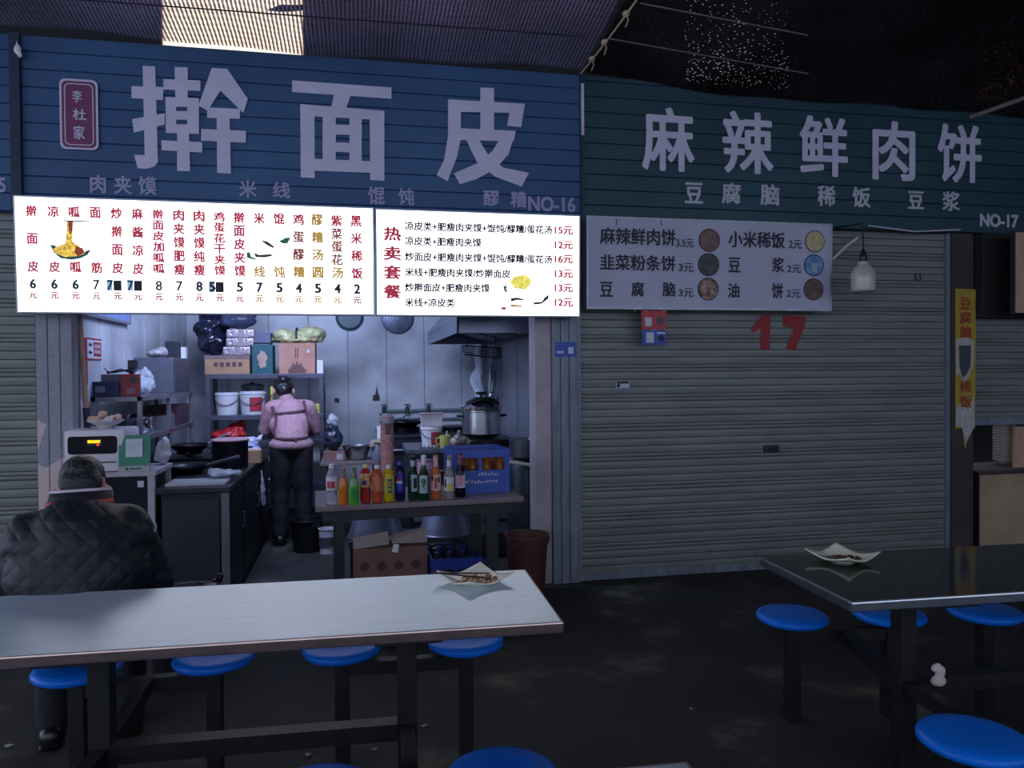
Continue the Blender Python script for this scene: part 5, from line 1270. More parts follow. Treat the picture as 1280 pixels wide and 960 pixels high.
# pail with food box on top, jar, tray of small things
q_ = at(539, 553, .95)
t = pail('white pail with red label on the steel bench beside the pressure cooker', (q_.x, .93, bzt), .085, .165, red=True, group=None)
t = thing('takeaway_box', 'white lidded plastic box stacked on the red-labelled bench pail', 'box', (q_.x, .93, bzt + .167))
MB().add([(-.075, -.06, .0), (.075, -.06, 0), (.075, .06, 0), (-.075, .06, 0), (-.088, -.07, .095), (.088, -.07, .095), (.088, .07, .095), (-.088, .07, .095)], [(0, 1, 2, 3), (4, 5, 6, 7), (0, 4, 5, 1), (1, 5, 6, 2), (2, 6, 7, 3), (3, 7, 4, 0)]).build('box_body', M('milky_box', rgb(200, 196, 204), .4), t)
MB().b2((-.094, -.076, .095), (.094, .076, .107), .003).build('lid', M('box_lid', rgb(150, 120, 132), .4), t)
q2_ = at(556, 556, .84)
t = thing('yellow_cup', 'yellow-green mug with a spoon on the front edge of the bench', 'mug', (q2_.x, .81, bzt))
ym = M('yellow_green_mug', rgb(178, 176, 96), .4)
MB().lathe([(0, 0), (.038, 0), (.042, .008), (.045, .1), (.041, .1), (.037, .01), (0, .008)], n=24).build('mug_body', ym, t, 40)
MB().tube([(-.042, 0, .08), (-.07, 0, .075), (-.072, 0, .04), (-.042, 0, .025)], .006, 6).build('handle', ym, t)
MB().tube([(.0, .0, .02), (.012, 0, .1), (.016, 0, .135)], .004, 6).build('spoon', white_paint, t)
o = blob('seasoning_bags', [('ell', (0, 0, .05), (.07, .05, .05)), ('ell', (.06, .02, .04), (.05, .05, .04)), ('cap', (0, 0, .08), (.01, 0, .13), .025, .012)], M('seasoning_film', rgb(146, 132, 130), .35, col2=rgb(90, 70, 64), scale=30, bump=.5), None, .009, 1, .012, 22); o.location = (at(575, 545, .8).x - .02, .775, bzt); o.name = 'seasoning_bag'; tag(o, 'crumpled bag of seasoning between yellow mug and cooker', 'bag')
t = thing('steel_rack_clip', 'small wire dish holder lying on the bench edge', 'holder', (at(533, 555, .78).x, .775, bzt))
for k in range(4): MB().tube([(-.05 + .03 * k, -.02, .004), (-.04 + .03 * k, 0, .03), (-.05 + .03 * k, .03, .004)], .003, 5).build('wire_loop', chrome, t)
MB().tube([(-.06, .0, .006), (.055, .0, .006)], .004, 5).build('base_wire', chrome, t); t.name = 'wire_holder'
def ladle(lab, p, L_, g=None):
    t = thing('steel_ladle', lab, 'ladle', p)
    MB().tube([(0, 0, 0), (.004, 0, -L_ * .5), (-.012, 0, -L_ * .8), (.0, -.01, -L_)], [.008, .007, .005, .005], 6).build('handle', black_plastic, t)
    MB().ell((.0, -.02, -L_ - .02), (.035, .02, .035)).build('scoop', steel, t, True)
    return t
# range hood
hx0, hy0, hy1, hz0 = .757, .5, 2.9, 1.80
hood_m = M('hood_steel', rgb(136, 142, 158), .32, .8, var=.15, scale=3)
t = thing('range_hood', 'big steel extractor hood jutting from the right wall above the stove', 'hood', (hx0, hy0, hz0))
hw = XR - hx0 - .004; hd = hy1 - hy0
mb = MB()
mb.b2((0, 0, 0), (.012, hd, .12)); mb.b2((0, 0, 0), (hw, .012, .12)); mb.b2((0, hd - .012, 0), (hw, hd, .12)); mb.b2((hw - .012, 0, 0), (hw, hd, .12)); mb.build('hood_rim', hood_m, t)
mb = MB(); a_ = [(0, 0, .12), (hw, 0, .12), (hw, hd, .12), (0, hd, .12)]; b_ = [(.42, .25, .62), (hw, .25, .62), (hw, hd - .25, .62), (.42, hd - .25, .62)]
mb.add(a_ + b_, [(0, 1, 5, 4), (1, 2, 6, 5), (2, 3, 7, 6), (3, 0, 4, 7), (4, 5, 6, 7)]); mb.build('hood_canopy', hood_m, t, solid=.006)
MB().b2((.45, .8, .62), (hw - .03, 1.4, 1.0)).build('duct', hood_m, t)
fl = MB()
for k in range(3): fl.box((hw * .5, .45 + .75 * k, .1), (hw * .8, .6, .02), (0, .25, 0))
fl.build('grease_filter', M('filter_steel', rgb(100, 108, 124), .4, .7), t)
# caged lamp bar under the hood
lc = at(602, 438, 1.9)
t = thing('caged_lamp', 'slotted bar fitting with a cyan end hanging under the hood', 'lamp', (lc.x, 1.9, lc.z))
hl = .17
mb = MB(); mb.tube([(-hl, 0, .045), (hl, 0, .02)], .008, 6); mb.tube([(-hl, 0, -.035), (hl, 0, -.075)], .008, 6)
for k in range(3): mb.tube([(-hl, 0, .025 - .02 * k), (hl, 0, -.004 - .024 * k)], .004, 5)
mb.b2((hl - .03, -.015, -.08), (hl + .02, .015, .03)); mb.build('cage', M('cage_dark', rgb(60, 66, 84), .4, .5), t)
MB().box((-hl - .008, -.01, .005), (.03, .03, .09)).build('cyan_end', M('cyan_plastic', rgb(96, 190, 196), .4), t)
for x_ in (-hl * .8, hl * .8): MB().tube([(x_, 0, .03), (x_, 0, hz0 + .02 - lc.z)], .005, 5).build('hanger', dark_metal, t)
ladle('black-handled ladle hanging by the white plastic sheet', (at(614, 456, 2.75).x, 2.75, at(614, 456, 2.75).z), .30)
ladle('second black-handled ladle hanging closer to the corner', (at(619, 470, 2.8).x, 2.82, at(619, 464, 2.8).z), .26)
# draped plastic
def drape(u, v):
    z = .95 + 1.0 * v; x = 1.30 + .17 * u + .012 * math.sin(v * 23) * (1 - u); y = 3.1 + .09 * math.sin(u * 9 + v * 3) + .02 * math.sin(v * 17 + u * 5)
    return (x - .04 * math.exp(-((v - .45) / .12) ** 2) * (1 - u), y, z)
o = MB().grid(drape, 18, 40).build('plastic_sheet', M('white_plastic_sheet', rgb(214, 222, 238), .2, var=.25, scale=12, bump=.6, stretch=(1, 1, .4)), None, True, solid=.004); tag(o, 'creased white plastic sheet hanging in the back right corner', 'sheet')
# side table with things under the white wall
sx0_ = at(402, 585, 1.75).x
t = thing('side_table', 'low dark side table behind the drinks, against the back wall side', 'table', (sx0_, 1.5, 0)); t['label'] = 'low dark side table behind the row of drinks'
MB().b2((0, 0, .70), (.50, .5, .73), .004).build('table_top', M('tan_edge_top', rgb(110, 96, 96), .6), t)
for x_ in (.03, .47):
    for y_ in (.03, .47): MB().b2((x_ - .02, y_ - .02, 0), (x_ + .02, y_ + .02, .7)).build('leg', black_metal, t)
tz = .73
c1_ = at(418, 575, 1.6).x
t, w_, d_, h_ = carton('brown_carton', 'small brown carton on the side table under a black bag', 'box', (c1_ - .09, 1.55, tz), (c1_ + .09, 1.72, tz + .09), M('dull_brown_card', rgb(120, 88, 84), .7)); MB().rect(.02, .07, .02, .07, -d_ - .002).build('box_label', M('pale_print', rgb(160, 150, 156), .6), t)
t = thing('black_bag', 'tied black bag under clear film on the small brown carton', 'bag', (c1_ - .01, 1.64, tz + .09))
blob('bag_body', [('ell', (0, 0, .1), (.085, .07, .1)), ('ell', (-.01, 0, .19), (.06, .05, .06))], M('black_bag_b', rgb(36, 40, 58), .3, bump=.5, scale=20), t, .01, 1, .012, 18)
blob('film_top', [('ell', (.0, 0, .27), (.05, .04, .055)), ('cap', (0, 0, .2), (0, 0, .25), .03, .035)], clear_film, t, .008, 1, .012, 22)
c2_ = at(446, 566, 1.66)
t = thing('steel_basin', 'wide steel basin on the side table behind the drinks', 'basin', (c2_.x, 1.68, tz))
MB().lathe([(0, 0), (.07, 0), (.09, .02), (.125, .125), (.14, .13), (.14, .136), (.118, .13), (.08, .024), (0, .01)], n=32).build('basin_body', steel, t, 40)
c3_ = at(464, 570, 1.5)
t = thing('stacked_jar', 'grey jar draped with a tan cloth beside the steel basin', 'jar', (c3_.x + .055, 1.58, tz))
MB().lathe([(0, 0), (.05, 0), (.055, .01), (.055, .13), (.045, .15), (0, .15)], n=22).build('jar_body', M('jar_grey', rgb(110, 116, 130), .4), t, 40); t.name = 'grey_jar'
blob('tan_cloth', [('ell', (.02, 0, .165), (.085, .07, .02)), ('ell', (-.04, -.03, .14), (.03, .03, .04)), ('ell', (.07, -.02, .13), (.03, .04, .05))], M('tan_cloth', rgb(150, 138, 124), .9), t, .008, 1, .01, 20)
c4_ = at(471, 536, 1.62)
o = MB().b2((-.035, -.03, 0), (.035, .03, .11), .004).build('white_carton', white_paint); o.location = (c3_.x + .09, 1.62, tz + .187); tag(o, 'bright white carton on the tan cloth beside the cups', 'box')
# gas cylinder with white hose at the right
gxc = at(654, 600, .42).x
t = thing('gas_cylinder', 'dark tall gas cylinder with a pale hose beside the jamb', 'cylinder', (1.27, .42, 0))
MB().lathe([(0, 0), (.14, 0), (.15, .03), (.155, .1), (.155, .72), (.13, .82), (.06, .88), (.05, .92), (0, .92)], n=32).build('tank', M('dark_green_tank', rgb(38, 50, 58), .4, .3, var=.2), t, 40)
MB().lathe([(.13, .86), (.135, .86), (.135, .99), (.13, .99)], n=28).build('collar', M('tank_collar', rgb(70, 74, 84), .4, .5), t, 40)
MB().lathe([(.02, .92), (.02, .97), (.035, .975), (.035, .995), (0, 1.0)], n=12).build('valve', M('brass_dull', rgb(90, 84, 80), .4, .6), t, 40)
MB().tube([(0, -.03, .97), (.03, -.14, 1.03), (.1, -.24, 1.05), (.15, -.27, .98), (.155, -.28, .9)], .013, 8).build('gas_hose', M('cream_hose', rgb(170, 160, 150), .5), t)
MB().tube([(-.17, -.2, .84), (-.02, -.27, .82), (.12, -.27, .86)], .014, 8).build('gas_hose', M('cream_hose', rgb(170, 160, 150), .5), t)
# floor things by the cook
t = thing('white_tub', 'small white tub standing on the floor behind the drinks table', 'tub', (at(410, 660, 1.35).x, 1.30, 0))
MB().lathe([(0, 0), (.065, 0), (.075, .2), (.08, .205), (.07, .205), (.06, .01), (0, .01)], n=24).build('tub_body', bw, t, 40)
MB().lathe([(.0725, .06), (.0765, .14)], n=24).build('tub_label', M('dark_label', rgb(80, 78, 92), .5), t)
t = thing('black_bucket', 'black bucket on the floor beside the cook', 'bucket', (at(387, 670, 1.5).x - .02, 1.42, 0))
MB().lathe([(0, 0), (.11, 0), (.135, .26), (.145, .265), (.14, .275), (.128, .27), (.1, .01), (0, .01)], n=26).build('bucket_body', black_plastic, t, 40)
MB().tube([(.14 * math.cos(a), -.05, .26 - .1 * math.sin(a)) for a in [PI * k / 10 for k in range(11)]], .004, 5).build('wire_handle', dark_metal, t)

# ------------------------------------------------------------------ drinks table
TL_ = atz(394, 634, .75); TR_ = atz(655, 621, .75)
tdir = (TR_ - TL_); TA = math.atan2(tdir.y, tdir.x); TW = tdir.length
t = thing('drinks_table', 'wooden-topped table carrying the row of drinks before the stall', 'table', (TL_.x, TL_.y, 0), TA)
wood_m = M('worn_brown_laminate', rgb(120, 104, 108), .35, var=.2, scale=4, stretch=(1, 8, 4))
MB().b2((0, 0, .72), (TW, .62, .75), .004).build('table_top', wood_m, t)
MB().b2((.04, .04, .655), (TW - .06, .07, .72)).b2((.04, .55, .655), (TW - .06, .58, .72)).b2((.04, .07, .655), (.07, .55, .72)).b2((TW - .09, .07, .655), (TW - .06, .55, .72)).build('apron_frame', black_metal, t)
for x_ in (.11, TW - .22):
    for y_ in (.05, .52): MB().b2((x_, y_, 0), (x_ + (.05 if x_ < .5 else .07), y_ + .05, .655)).build('leg', black_metal, t)
TMAT = Matrix.Translation(t.location) @ Matrix.Rotation(TA, 4, 'Z')
def glass(name, col, tr=.6, rough=.08): return M(name, col, rough, trans=tr, var=.05, ior=1.33)
PETW = [(0, 0), (.026, 0), (.031, .006), (.031, .03), (.029, .05), (.031, .07), (.031, .15), (.029, .165), (.02, .195), (.013, .21), (.013, .222)]
SODA = [(0, 0), (.024, 0), (.028, .006), (.028, .1), (.026, .115), (.015, .155), (.0125, .175), (.0125, .195), (.014, .197), (.014, .203), (0, .203)]
PETT = [(0, 0), (.024, 0), (.031, .008), (.032, .05), (.029, .09), (.032, .11), (.032, .15), (.026, .18), (.014, .198), (.013, .208)]
BEER = [(0, 0), (.027, 0), (.031, .006), (.031, .14), (.028, .155), (.015, .19), (.013, .21), (.013, .25), (.0145, .252), (.0145, .258), (0, .258)]
def bottle(lab, px, py, prof, scale, mat, cap=None, bands=(), patches=(), ptop=None, name='drink_bottle'):
    p = atz(px, py, .75)
    t = thing(name, lab, 'bottle', (p.x, p.y, .7505), -.15)
    prof = [(r * 1.02, z * scale) for r, z in prof]
    if prof[-1][0] > 0: prof = prof + [(0, prof[-1][1])]
    MB().lathe(prof, n=24).build('bottle_body', mat, t, 35)
    H_ = prof[-1][1]
    def rad(z):
        for (r0, z0), (r1, z1) in zip(prof, prof[1:]):
            if z0 <= z <= z1 and z1 > z0: return r0 + (r1 - r0) * (z - z0) / (z1 - z0)
        return prof[0][0]
    for z0, z1, m, nm in bands:
        n = 6; MB().lathe([(rad(H_ * (z0 + (z1 - z0) * i / n)) + .0008, H_ * (z0 + (z1 - z0) * i / n)) for i in range(n + 1)], n=24).build(nm, m, t, True)
    for a0, a1, z0, z1, m, nm in patches:
        mb = MB(); mb.grid(lambda u, v: ((rad(H_ * (z0 + (z1 - z0) * v)) + .0016) * math.sin(a0 + (a1 - a0) * u), -(rad(H_ * (z0 + (z1 - z0) * v)) + .0016) * math.cos(a0 + (a1 - a0) * u), H_ * (z0 + (z1 - z0) * v)), 8, 6); mb.build(nm, m, t)
    if cap:
        MB().lathe([(0, H_ - .014), (.0155, H_ - .014), (.0155, H_ + .007), (0, H_ + .008)], n=18).build('cap', cap, t, 40)
    return t, rad, H_
lw = M('label_white', rgb(206, 200, 212), .5); lred = M('label_red', rgb(176, 44, 52), .5); lyel = M('label_yellow', rgb(200, 176, 60), .5); lblk = M('label_black', rgb(30, 30, 36), .5); lpink = M('label_pink', rgb(206, 120, 150), .5); lgrn = M('label_green', rgb(40, 90, 70), .5); lsil = M('label_silver', rgb(150, 168, 172), .4, .3); lblu = M('label_navy', rgb(28, 40, 130), .4)
capw = M('cap_white', rgb(206, 206, 214), .4); capy = M('cap_yellow', rgb(200, 190, 120), .4); capb = M('cap_blue', rgb(40, 60, 150), .4)
bottle('clear water bottle with pink and white label, first of the drinks', 415, 630, PETW, 1.0, glass('water_clear', rgb(214, 218, 230), .75), capw, [(.36, .70, lw, 'label')], [(-.75, -.05, .42, .6, lred, 'label_print'), (.05, .75, .42, .6, lred, 'label_print')])
bottle('small orange soda in a slim glass bottle', 429.5, 630.5, SODA, 1.02, glass('orange_soda', rgb(232, 140, 50), .45), None, [(.74, .98, glass('clear_neck', rgb(170, 160, 165), .7), 'clear_neck')])
bottle('small bright green soda in a slim glass bottle', 443, 631, SODA, 1.06, glass('green_soda', rgb(96, 200, 70), .5), None, [(.72, .98, glass('clear_neck', rgb(170, 160, 165), .7), 'clear_neck'), (.5, .7, M('pale_green_label', rgb(120, 160, 120), .5), 'label')], [(-.5, .5, .15, .42, M('leaf_green', rgb(30, 120, 40), .4), 'leaf_print')])
bottle('red tea bottle with yellow cap and patterned label', 457, 628, PETT, 1.02, glass('red_tea', rgb(190, 60, 50), .35), capy, [(.42, .8, M('tea_label', rgb(170, 60, 50), .5, col2=rgb(224, 190, 120), scale=60), 'label')], [(-.4, .4, .5, .62, lblu, 'label_print')])
bottle('reddish orange drink bottle with white cap', 471.5, 628, PETT, 1.0, glass('red_orange', rgb(206, 96, 60), .4), capw, [(.3, .72, M('red_orange_label', rgb(190, 96, 70), .5, col2=rgb(200, 120, 90), scale=30), 'label')])
bottle('yellow drink bottle with dark panel and white cap', 486, 627, PETT, .99, glass('yellow_drink', rgb(214, 186, 40), .4), capw, [(.22, .74, lyel, 'label')], [(-.1, .7, .26, .66, lgrn, 'label_print'), (.05, .5, .34, .58, lyel, 'label_print')])
t, rad, H_ = bottle('dark cola bottle with red, white and blue round emblem', 500, 625, PETT, 1.04, glass('cola_dark', rgb(24, 24, 60), .1), capb, [(.2, .74, lblu, 'label')], [(-.55, .55, .47, .53, lw, 'emblem_band'), (-.5, .5, .53, .60, lred, 'emblem_band'), (-.5, .5, .40, .47, M('emblem_blue', rgb(50, 90, 200), .4), 'emblem_band')])
gb = glass('beer_green', rgb(20, 60, 44), .3)
bottle('dark green beer bottle with round silver label, left of its pair', 516.5, 624.5, BEER, 1.0, gb, None, [(.76, .9, lsil, 'neck_label')], [(-.2, 1.1, .2, .58, lsil, 'label'), (.1, .8, .28, .5, gb, 'label_print')])
t, rad, H_ = bottle('dark green beer bottle with a figure nine on its label', 530, 624.5, BEER, .99, gb, lw, [(.8, .97, lw, 'neck_label')], [(-.85, .85, .16, .57, lsil, 'label')])
mb = MB(); mb.keep = True; text(mb, '9', -.014, .014, H_ * .3, H_ * .5, 0, .05)
for v in mb.bm.verts: v.co.y = -(math.sqrt(max(0, (rad(v.co.z) + .003) ** 2 - v.co.x ** 2)))
mb.build('label_figure', lgrn, t)
bottle('orange fruit drink in a glass bottle with pink label', 545, 623, BEER, 1.0, glass('orange_fruit', rgb(214, 120, 70), .4), None, [(.74, .97, M('foil_pattern', rgb(200, 120, 100), .4, col2=rgb(220, 200, 190), scale=80), 'neck_foil')], [(-1.1, 1.1, .2, .56, M('peach_label', rgb(216, 170, 160), .5), 'label'), (-.2, .3, .24, .5, lred, 'label_print'), (-.9, -.4, .42, .54, lblk, 'label_print'), (.4, .8, .38, .5, lblk, 'label_print')])
bottle('clear glass bottle of pale drink with yellow label', 561.5, 622.5, BEER, .99, glass('pale_drink', rgb(190, 186, 180), .65), None, [(.74, .88, lw, 'neck_label')], [(-1.1, 1.1, .18, .5, lw, 'label'), (-.6, 1.0, .18, .36, lyel, 'label_print'), (-.9, -.5, .26, .46, lblk, 'label_print')])
bottle('dark bottle with pink and white label beside the blue crate', 575.5, 621, BEER, 1.02, glass('dark_purple', rgb(24, 24, 44), .1), None, [(.74, .97, M('foil_pattern_b', rgb(180, 90, 110), .4, col2=rgb(40, 40, 60), scale=80), 'neck_foil')], [(-1.1, 1.1, .22, .58, lw, 'label'), (-.4, .5, .26, .5, lpink, 'label_print'), (-.9, .9, .5, .58, lblk, 'label_print')])
# cup stack in its film, pink tumbler
cp = TMAT @ Vector((.40, .50, 0))
t = thing('cup_stack', 'tall film-wrapped stack of pink paper cups at the back of the drinks table', 'cups', (at(484, 560, cp.y).x, cp.y, .7505))
prof = []
for k in range(34):
    z = .004 + k * .0138; prof += [(.036, z), (.0445, z + .0125), (.046, z + .0128), (.046, z + .0136)]
MB().lathe([(0, 0)] + prof + [(.03, .475), (0, .478)], n=24).build('paper_cups', M('pink_cup', rgb(206, 160, 162), .6, var=.2, scale=40), t, 50)
MB().lathe([(.047, .43), (.046, .46), (.035, .48), (.02, .49), (.0, .492)], n=24).build('plastic_film', clear_film, t, True)
mb = MB(); mb.grid(lambda u, v: (.048 * math.sin(-.3 + .8 * u), -.048 * math.cos(-.3 + .8 * u), .36 + .07 * v), 6, 3); mb.build('dark_print', M('cup_print_dark', rgb(90, 60, 76), .5), t)
pq = TMAT @ Vector((.62, .3, 0))
t = thing('pink_tumbler', 'pink patterned plastic tumbler behind the green beer bottles', 'tumbler', (at(531, 575, pq.y).x, pq.y, .7505))
MB().lathe([(0, 0), (.04, 0), (.042, .01), (.052, .2), (.05, .2), (.04, .012), (0, .01)], n=26).build('tumbler_body', M('pink_tumbler_plastic', rgb(190, 140, 176), .25, col2=rgb(220, 190, 214), scale=40), t, 40)
MB().lathe([(.045, .2), (.055, .202), (.055, .21), (0, .215)], n=26).build('lid', M('tumbler_lid', rgb(120, 90, 120), .4), t, 40)
# blue crate
def crate(lab, lo, W_, D_, H_, rz, mat, bottle_m, text_on=True, nb=(3, 2), g=None):
    t = thing('bottle_crate', lab, 'crate', lo, rz)
    w = W_ / 2; mb = MB()
    wl = .012
    def side(x0, x1, y0, y1, alongx):
        # wall with two openings
        if alongx:
            for a, b in ((x0, x0 + .03), (x0 + W_ * .48 - .012, x0 + W_ * .48 + .012), (x1 - .03, x1)): mb.b2((a, y0, H_ * .52), (b, y1, H_ * .82))
        else:
            for a, b in ((y0, y0 + .03), ((y0 + y1) / 2 - .015, (y0 + y1) / 2 + .015), (y1 - .03, y1)): mb.b2((x0, a, H_ * .52), (x1, b, H_ * .82))
        mb.b2((x0, y0, 0), (x1, y1, H_ * .52)); mb.b2((x0, y0, H_ * .82), (x1, y1, H_))
    side(-w, w, 0, wl, True); side(-w, w, D_ - wl, D_, True); side(-w, -w + wl, wl, D_ - wl, False); side(w - wl, w, wl, D_ - wl, False)
    mb.b2((-w - .006, -.006, H_ - .03), (w + .006, 0, H_)); mb.b2((-w + wl, wl, 0), (w - wl, D_ - wl, .012))
    mb.build('crate_body', mat, t)
    mb = MB()
    for k in range(1, nb[0] + 1): mb.b2((-w + W_ * k / (nb[0] + 1) - .003, wl, .012), (-w + W_ * k / (nb[0] + 1) + .003, D_ - wl, H_ * .5))
    for k in range(1, nb[1] + 1): mb.b2((-w + wl, D_ * k / (nb[1] + 1) - .003, .012), (w - wl, D_ * k / (nb[1] + 1) + .003, H_ * .5))
    mb.build('divider', mat, t)
    return t, w
cb = M('crate_blue', rgb(52, 82, 168), .4, var=.08)
cwz = TMAT @ Vector((TW - .30, .22, 0)); crx = at(602, 590, cwz.y).x
CRW = at(638, 590, cwz.y).x - at(567, 590, cwz.y).x
t, w = crate('bright blue drinks crate with white lettering on the drinks table', (crx, cwz.y, .7505), CRW, .34, .268, TA, cb, None)
rnd = random.Random(11)
for n_, x0_, z0_, st in (('crate_lettering', -.02, .105, 7), ('crate_lettering', -.105, .06, 11)):
    mb = MB()
    for k in range(st):
        xx = x0_ + k * .019; hh = rnd.uniform(.012, .026)
        mb.poly([(xx, z0_), (xx + .004, z0_), (xx + .010, z0_ + hh), (xx + .006, z0_ + hh)], -.003 - .0002 * k); mb.rect(xx + .003, xx + .014, z0_ + hh * rnd.uniform(.2, .8), z0_ + hh * .8 + .003, -.0035 - .0002 * k)
    mb.build(n_, lw, t)
crm = Matrix.Translation(t.location) @ Matrix.Rotation(TA, 4, 'Z')
amb = glass('amber_glass', rgb(170, 100, 40), .4)
AB = None; k_ = 0
for j in range(3):
    for i in range(4):
        p = crm @ Vector((-w + CRW * (i + .5) / 4, .34 * (j + .5) / 3, .0125))
        lab = 'amber bottle in the bright blue crate, %s of its %s row' % (('first', 'second', 'third', 'fourth')[i], ('front', 'middle', 'back')[j])
        if AB is None:
            AB = thing('beer_bottle', lab, 'bottle', p, 0, 'amber bottles in the bright blue crate')
            MB().lathe([(r * .98, z) for r, z in BEER if z < .2] + [(.012, .2), (.012, .235), (0, .235)], n=18).build('bottle_body', amb, AB, 35)
        else: dup(AB, p, lab)
# things under the drinks table
t, w_, d_, h_ = carton('cardboard_carton', 'large open brown carton on the floor under the drinks table', 'box', (-.45, -.50, 0), (.0, -.14, .43), M('cardboard_dark', rgb(118, 84, 74), .8))
t.location = (at(488, 690, -.5).x, -.36, 0)
fl_m = M('pale_flap', rgb(176, 156, 150), .8)
for (x0, x1, za, zb2) in ((-w_, -.01, .43, .47), (.01, w_, .455, .475)):
    mb = MB(); mb.add([(x0, -d_ + .01, za + .0), (x1, -d_ + .01, .45), (x1, -d_ + .14, .5 if x0 < 0 else .52), (x0, -d_ + .14, zb2)], [(0, 1, 2, 3)]); mb.build('flap', fl_m, t, solid=.005)
MB().box((.03, -d_ - .003, .425), (.035, .006, .05), (0, .2, 0)).build('torn_tape', white_paint, t)
mb = MB()
for k in range(4): mb.disc(-w_ * .7 + k * w_ * .46, .32, .028, -d_ - .002, 14)
for k in range(3): mb.rect(-w_ * .8, w_ * .8, .12 + .05 * k, .135 + .05 * k, -d_ - .002)
mb.build('carton_print', M('carton_print_dark', rgb(70, 48, 46), .7), t)
crx2 = at(567, 690, -.5).x
cdk = M('crate_dark_blue', rgb(26, 44, 128), .4, var=.1)
t, w2_ = crate('dark blue bottle crate on the floor under the drinks table', (crx2, -.66, 0), .31, .35, .37, TA * .5, cdk, None)
crm2 = Matrix.Translation(t.location) @ Matrix.Rotation(TA * .5, 4, 'Z')
GB = None; eg = glass('empty_dark_glass', rgb(60, 64, 80), .5)
for j in range(3):
    for i in range(4):
        p = crm2 @ Vector((-w2_ + .31 * (i + .5) / 4, .35 * (j + .5) / 3, .0125))
        lab = 'dark empty bottle in the floor crate, %s of its %s row' % (('first', 'second', 'third', 'fourth')[i], ('front', 'middle', 'back')[j])
        if GB is None:
            GB = thing('empty_bottle', lab, 'bottle', p, 0, 'empty bottles in the dark blue floor crate')
            MB().lathe([(r * .98, z * 1.5) for r, z in BEER], n=18).build('bottle_body', eg, GB, 35)
        else: dup(GB, p, lab)
lbx = at(510, 660, .0).x
t = thing('low_bench', 'low dark bench under the back edge of the drinks table holding basins', 'bench', (lbx, -.06, 0)); t['label'] = 'low dark bench holding two steel basins behind the floor boxes'
MB().b2((-.4, -.0, .34), (.4, .36, .37)).build('bench_top', dark_metal, t)
for x_ in (-.37, .37):
    for y_ in (.03, .33): MB().b2((x_ - .02, y_ - .02, 0), (x_ + .02, y_ + .02, .34)).build('leg', black_metal, t)
bs_m = M('dull_basin', rgb(120, 124, 140), .35, .7, var=.15)
for px, lab in ((470, 'dull steel basin upturned on the low bench behind the carton'), (558, 'dull steel basin upturned on the low bench behind the floor crate')):
    t = thing('steel_basin', lab, 'basin', (at(px, 655, .1).x, .12, .3705))
    MB().lathe([(.19, 0), (.2, .004), (.19, .012), (.15, .14), (.12, .16), (0, .165)], n=32).build('basin_body', bs_m, t, 40)
# orange bucket
obx = at(655, 700, -.1).x
t = thing('orange_bucket', 'dull orange ribbed bucket beside the jamb under the drinks table end', 'bucket', (obx, -.2, 0))
prof = [(0, 0), (.115, 0)]
for k in range(9): prof += [(.117 + .0025 * k, .03 + .037 * k), (.121 + .0025 * k, .04 + .037 * k)]
prof += [(.146, .38), (.152, .385), (.152, .4), (.138, .4), (.12, .02), (0, .015)]
MB().lathe(prof, n=32).build('bucket_body', M('dull_orange', rgb(84, 48, 40), .5, var=.15), t, 40)
MB().tube([(.15 * math.cos(a), -.15 * abs(math.sin(a)) * .9 - .01, .385 - .07 * math.sin(a)) for a in [PI * k / 12 for k in range(13)]], .004, 6).build('wire_handle', dark_metal, t)

# ------------------------------------------------------------------ seated diner
jk = bpy.data.materials.new('quilted_jacket'); jk.use_nodes = True
nt = jk.node_tree; N = nt.nodes; L = nt.links; p = N['Principled BSDF']; p.inputs['Base Color'].default_value = rgb(15, 21, 32); p.inputs['Roughness'].default_value = .6
tc = N.new('ShaderNodeTexCoord'); hs = []
for ang in (45, -45):
    mp = N.new('ShaderNodeMapping'); mp.inputs['Rotation'].default_value = (0, math.radians(ang), 0); L.new(tc.outputs['Object'], mp.inputs[0])
    wv = N.new('ShaderNodeTexWave'); wv.inputs['Scale'].default_value = 6.5; L.new(mp.outputs[0], wv.inputs['Vector']); hs.append(wv)
mn = N.new('ShaderNodeMath'); mn.operation = 'MINIMUM'; L.new(hs[0].outputs['Fac'], mn.inputs[0]); L.new(hs[1].outputs['Fac'], mn.inputs[1])
pw_ = N.new('ShaderNodeMath'); pw_.operation = 'POWER'; pw_.inputs[1].default_value = .4; L.new(mn.outputs[0], pw_.inputs[0])
bp_ = N.new('ShaderNodeBump'); bp_.inputs['Strength'].default_value = .3; bp_.inputs['Distance'].default_value = .01; L.new(pw_.outputs[0], bp_.inputs['Height']); L.new(bp_.outputs[0], p.inputs['Normal'])
sf = far[3]
D = thing('person', 'person in dark quilted jacket with striped collar sitting at the bright table, back turned', 'person', (sf.x + .005, sf.y + .02, 0), math.radians(13)); D['label'] = 'seated person in dark quilted jacket, seen from behind at the bright table'
hz0_ = .461
hc = (.0, .15, 1.055)
TH = -.5
body = [('ell', (0, 0, .60), (.17, .13, .12)), ('cap', (0, .01, .66), (0, .04, .88), .13, .145), ('cap', (-.14, .05, .94), (.14, .05, .94), .06, .06), ('cap', (0, .04, .95), (0, .11, 1.05), .064, .06)] + head_shapes(hc, TH, 1.06)
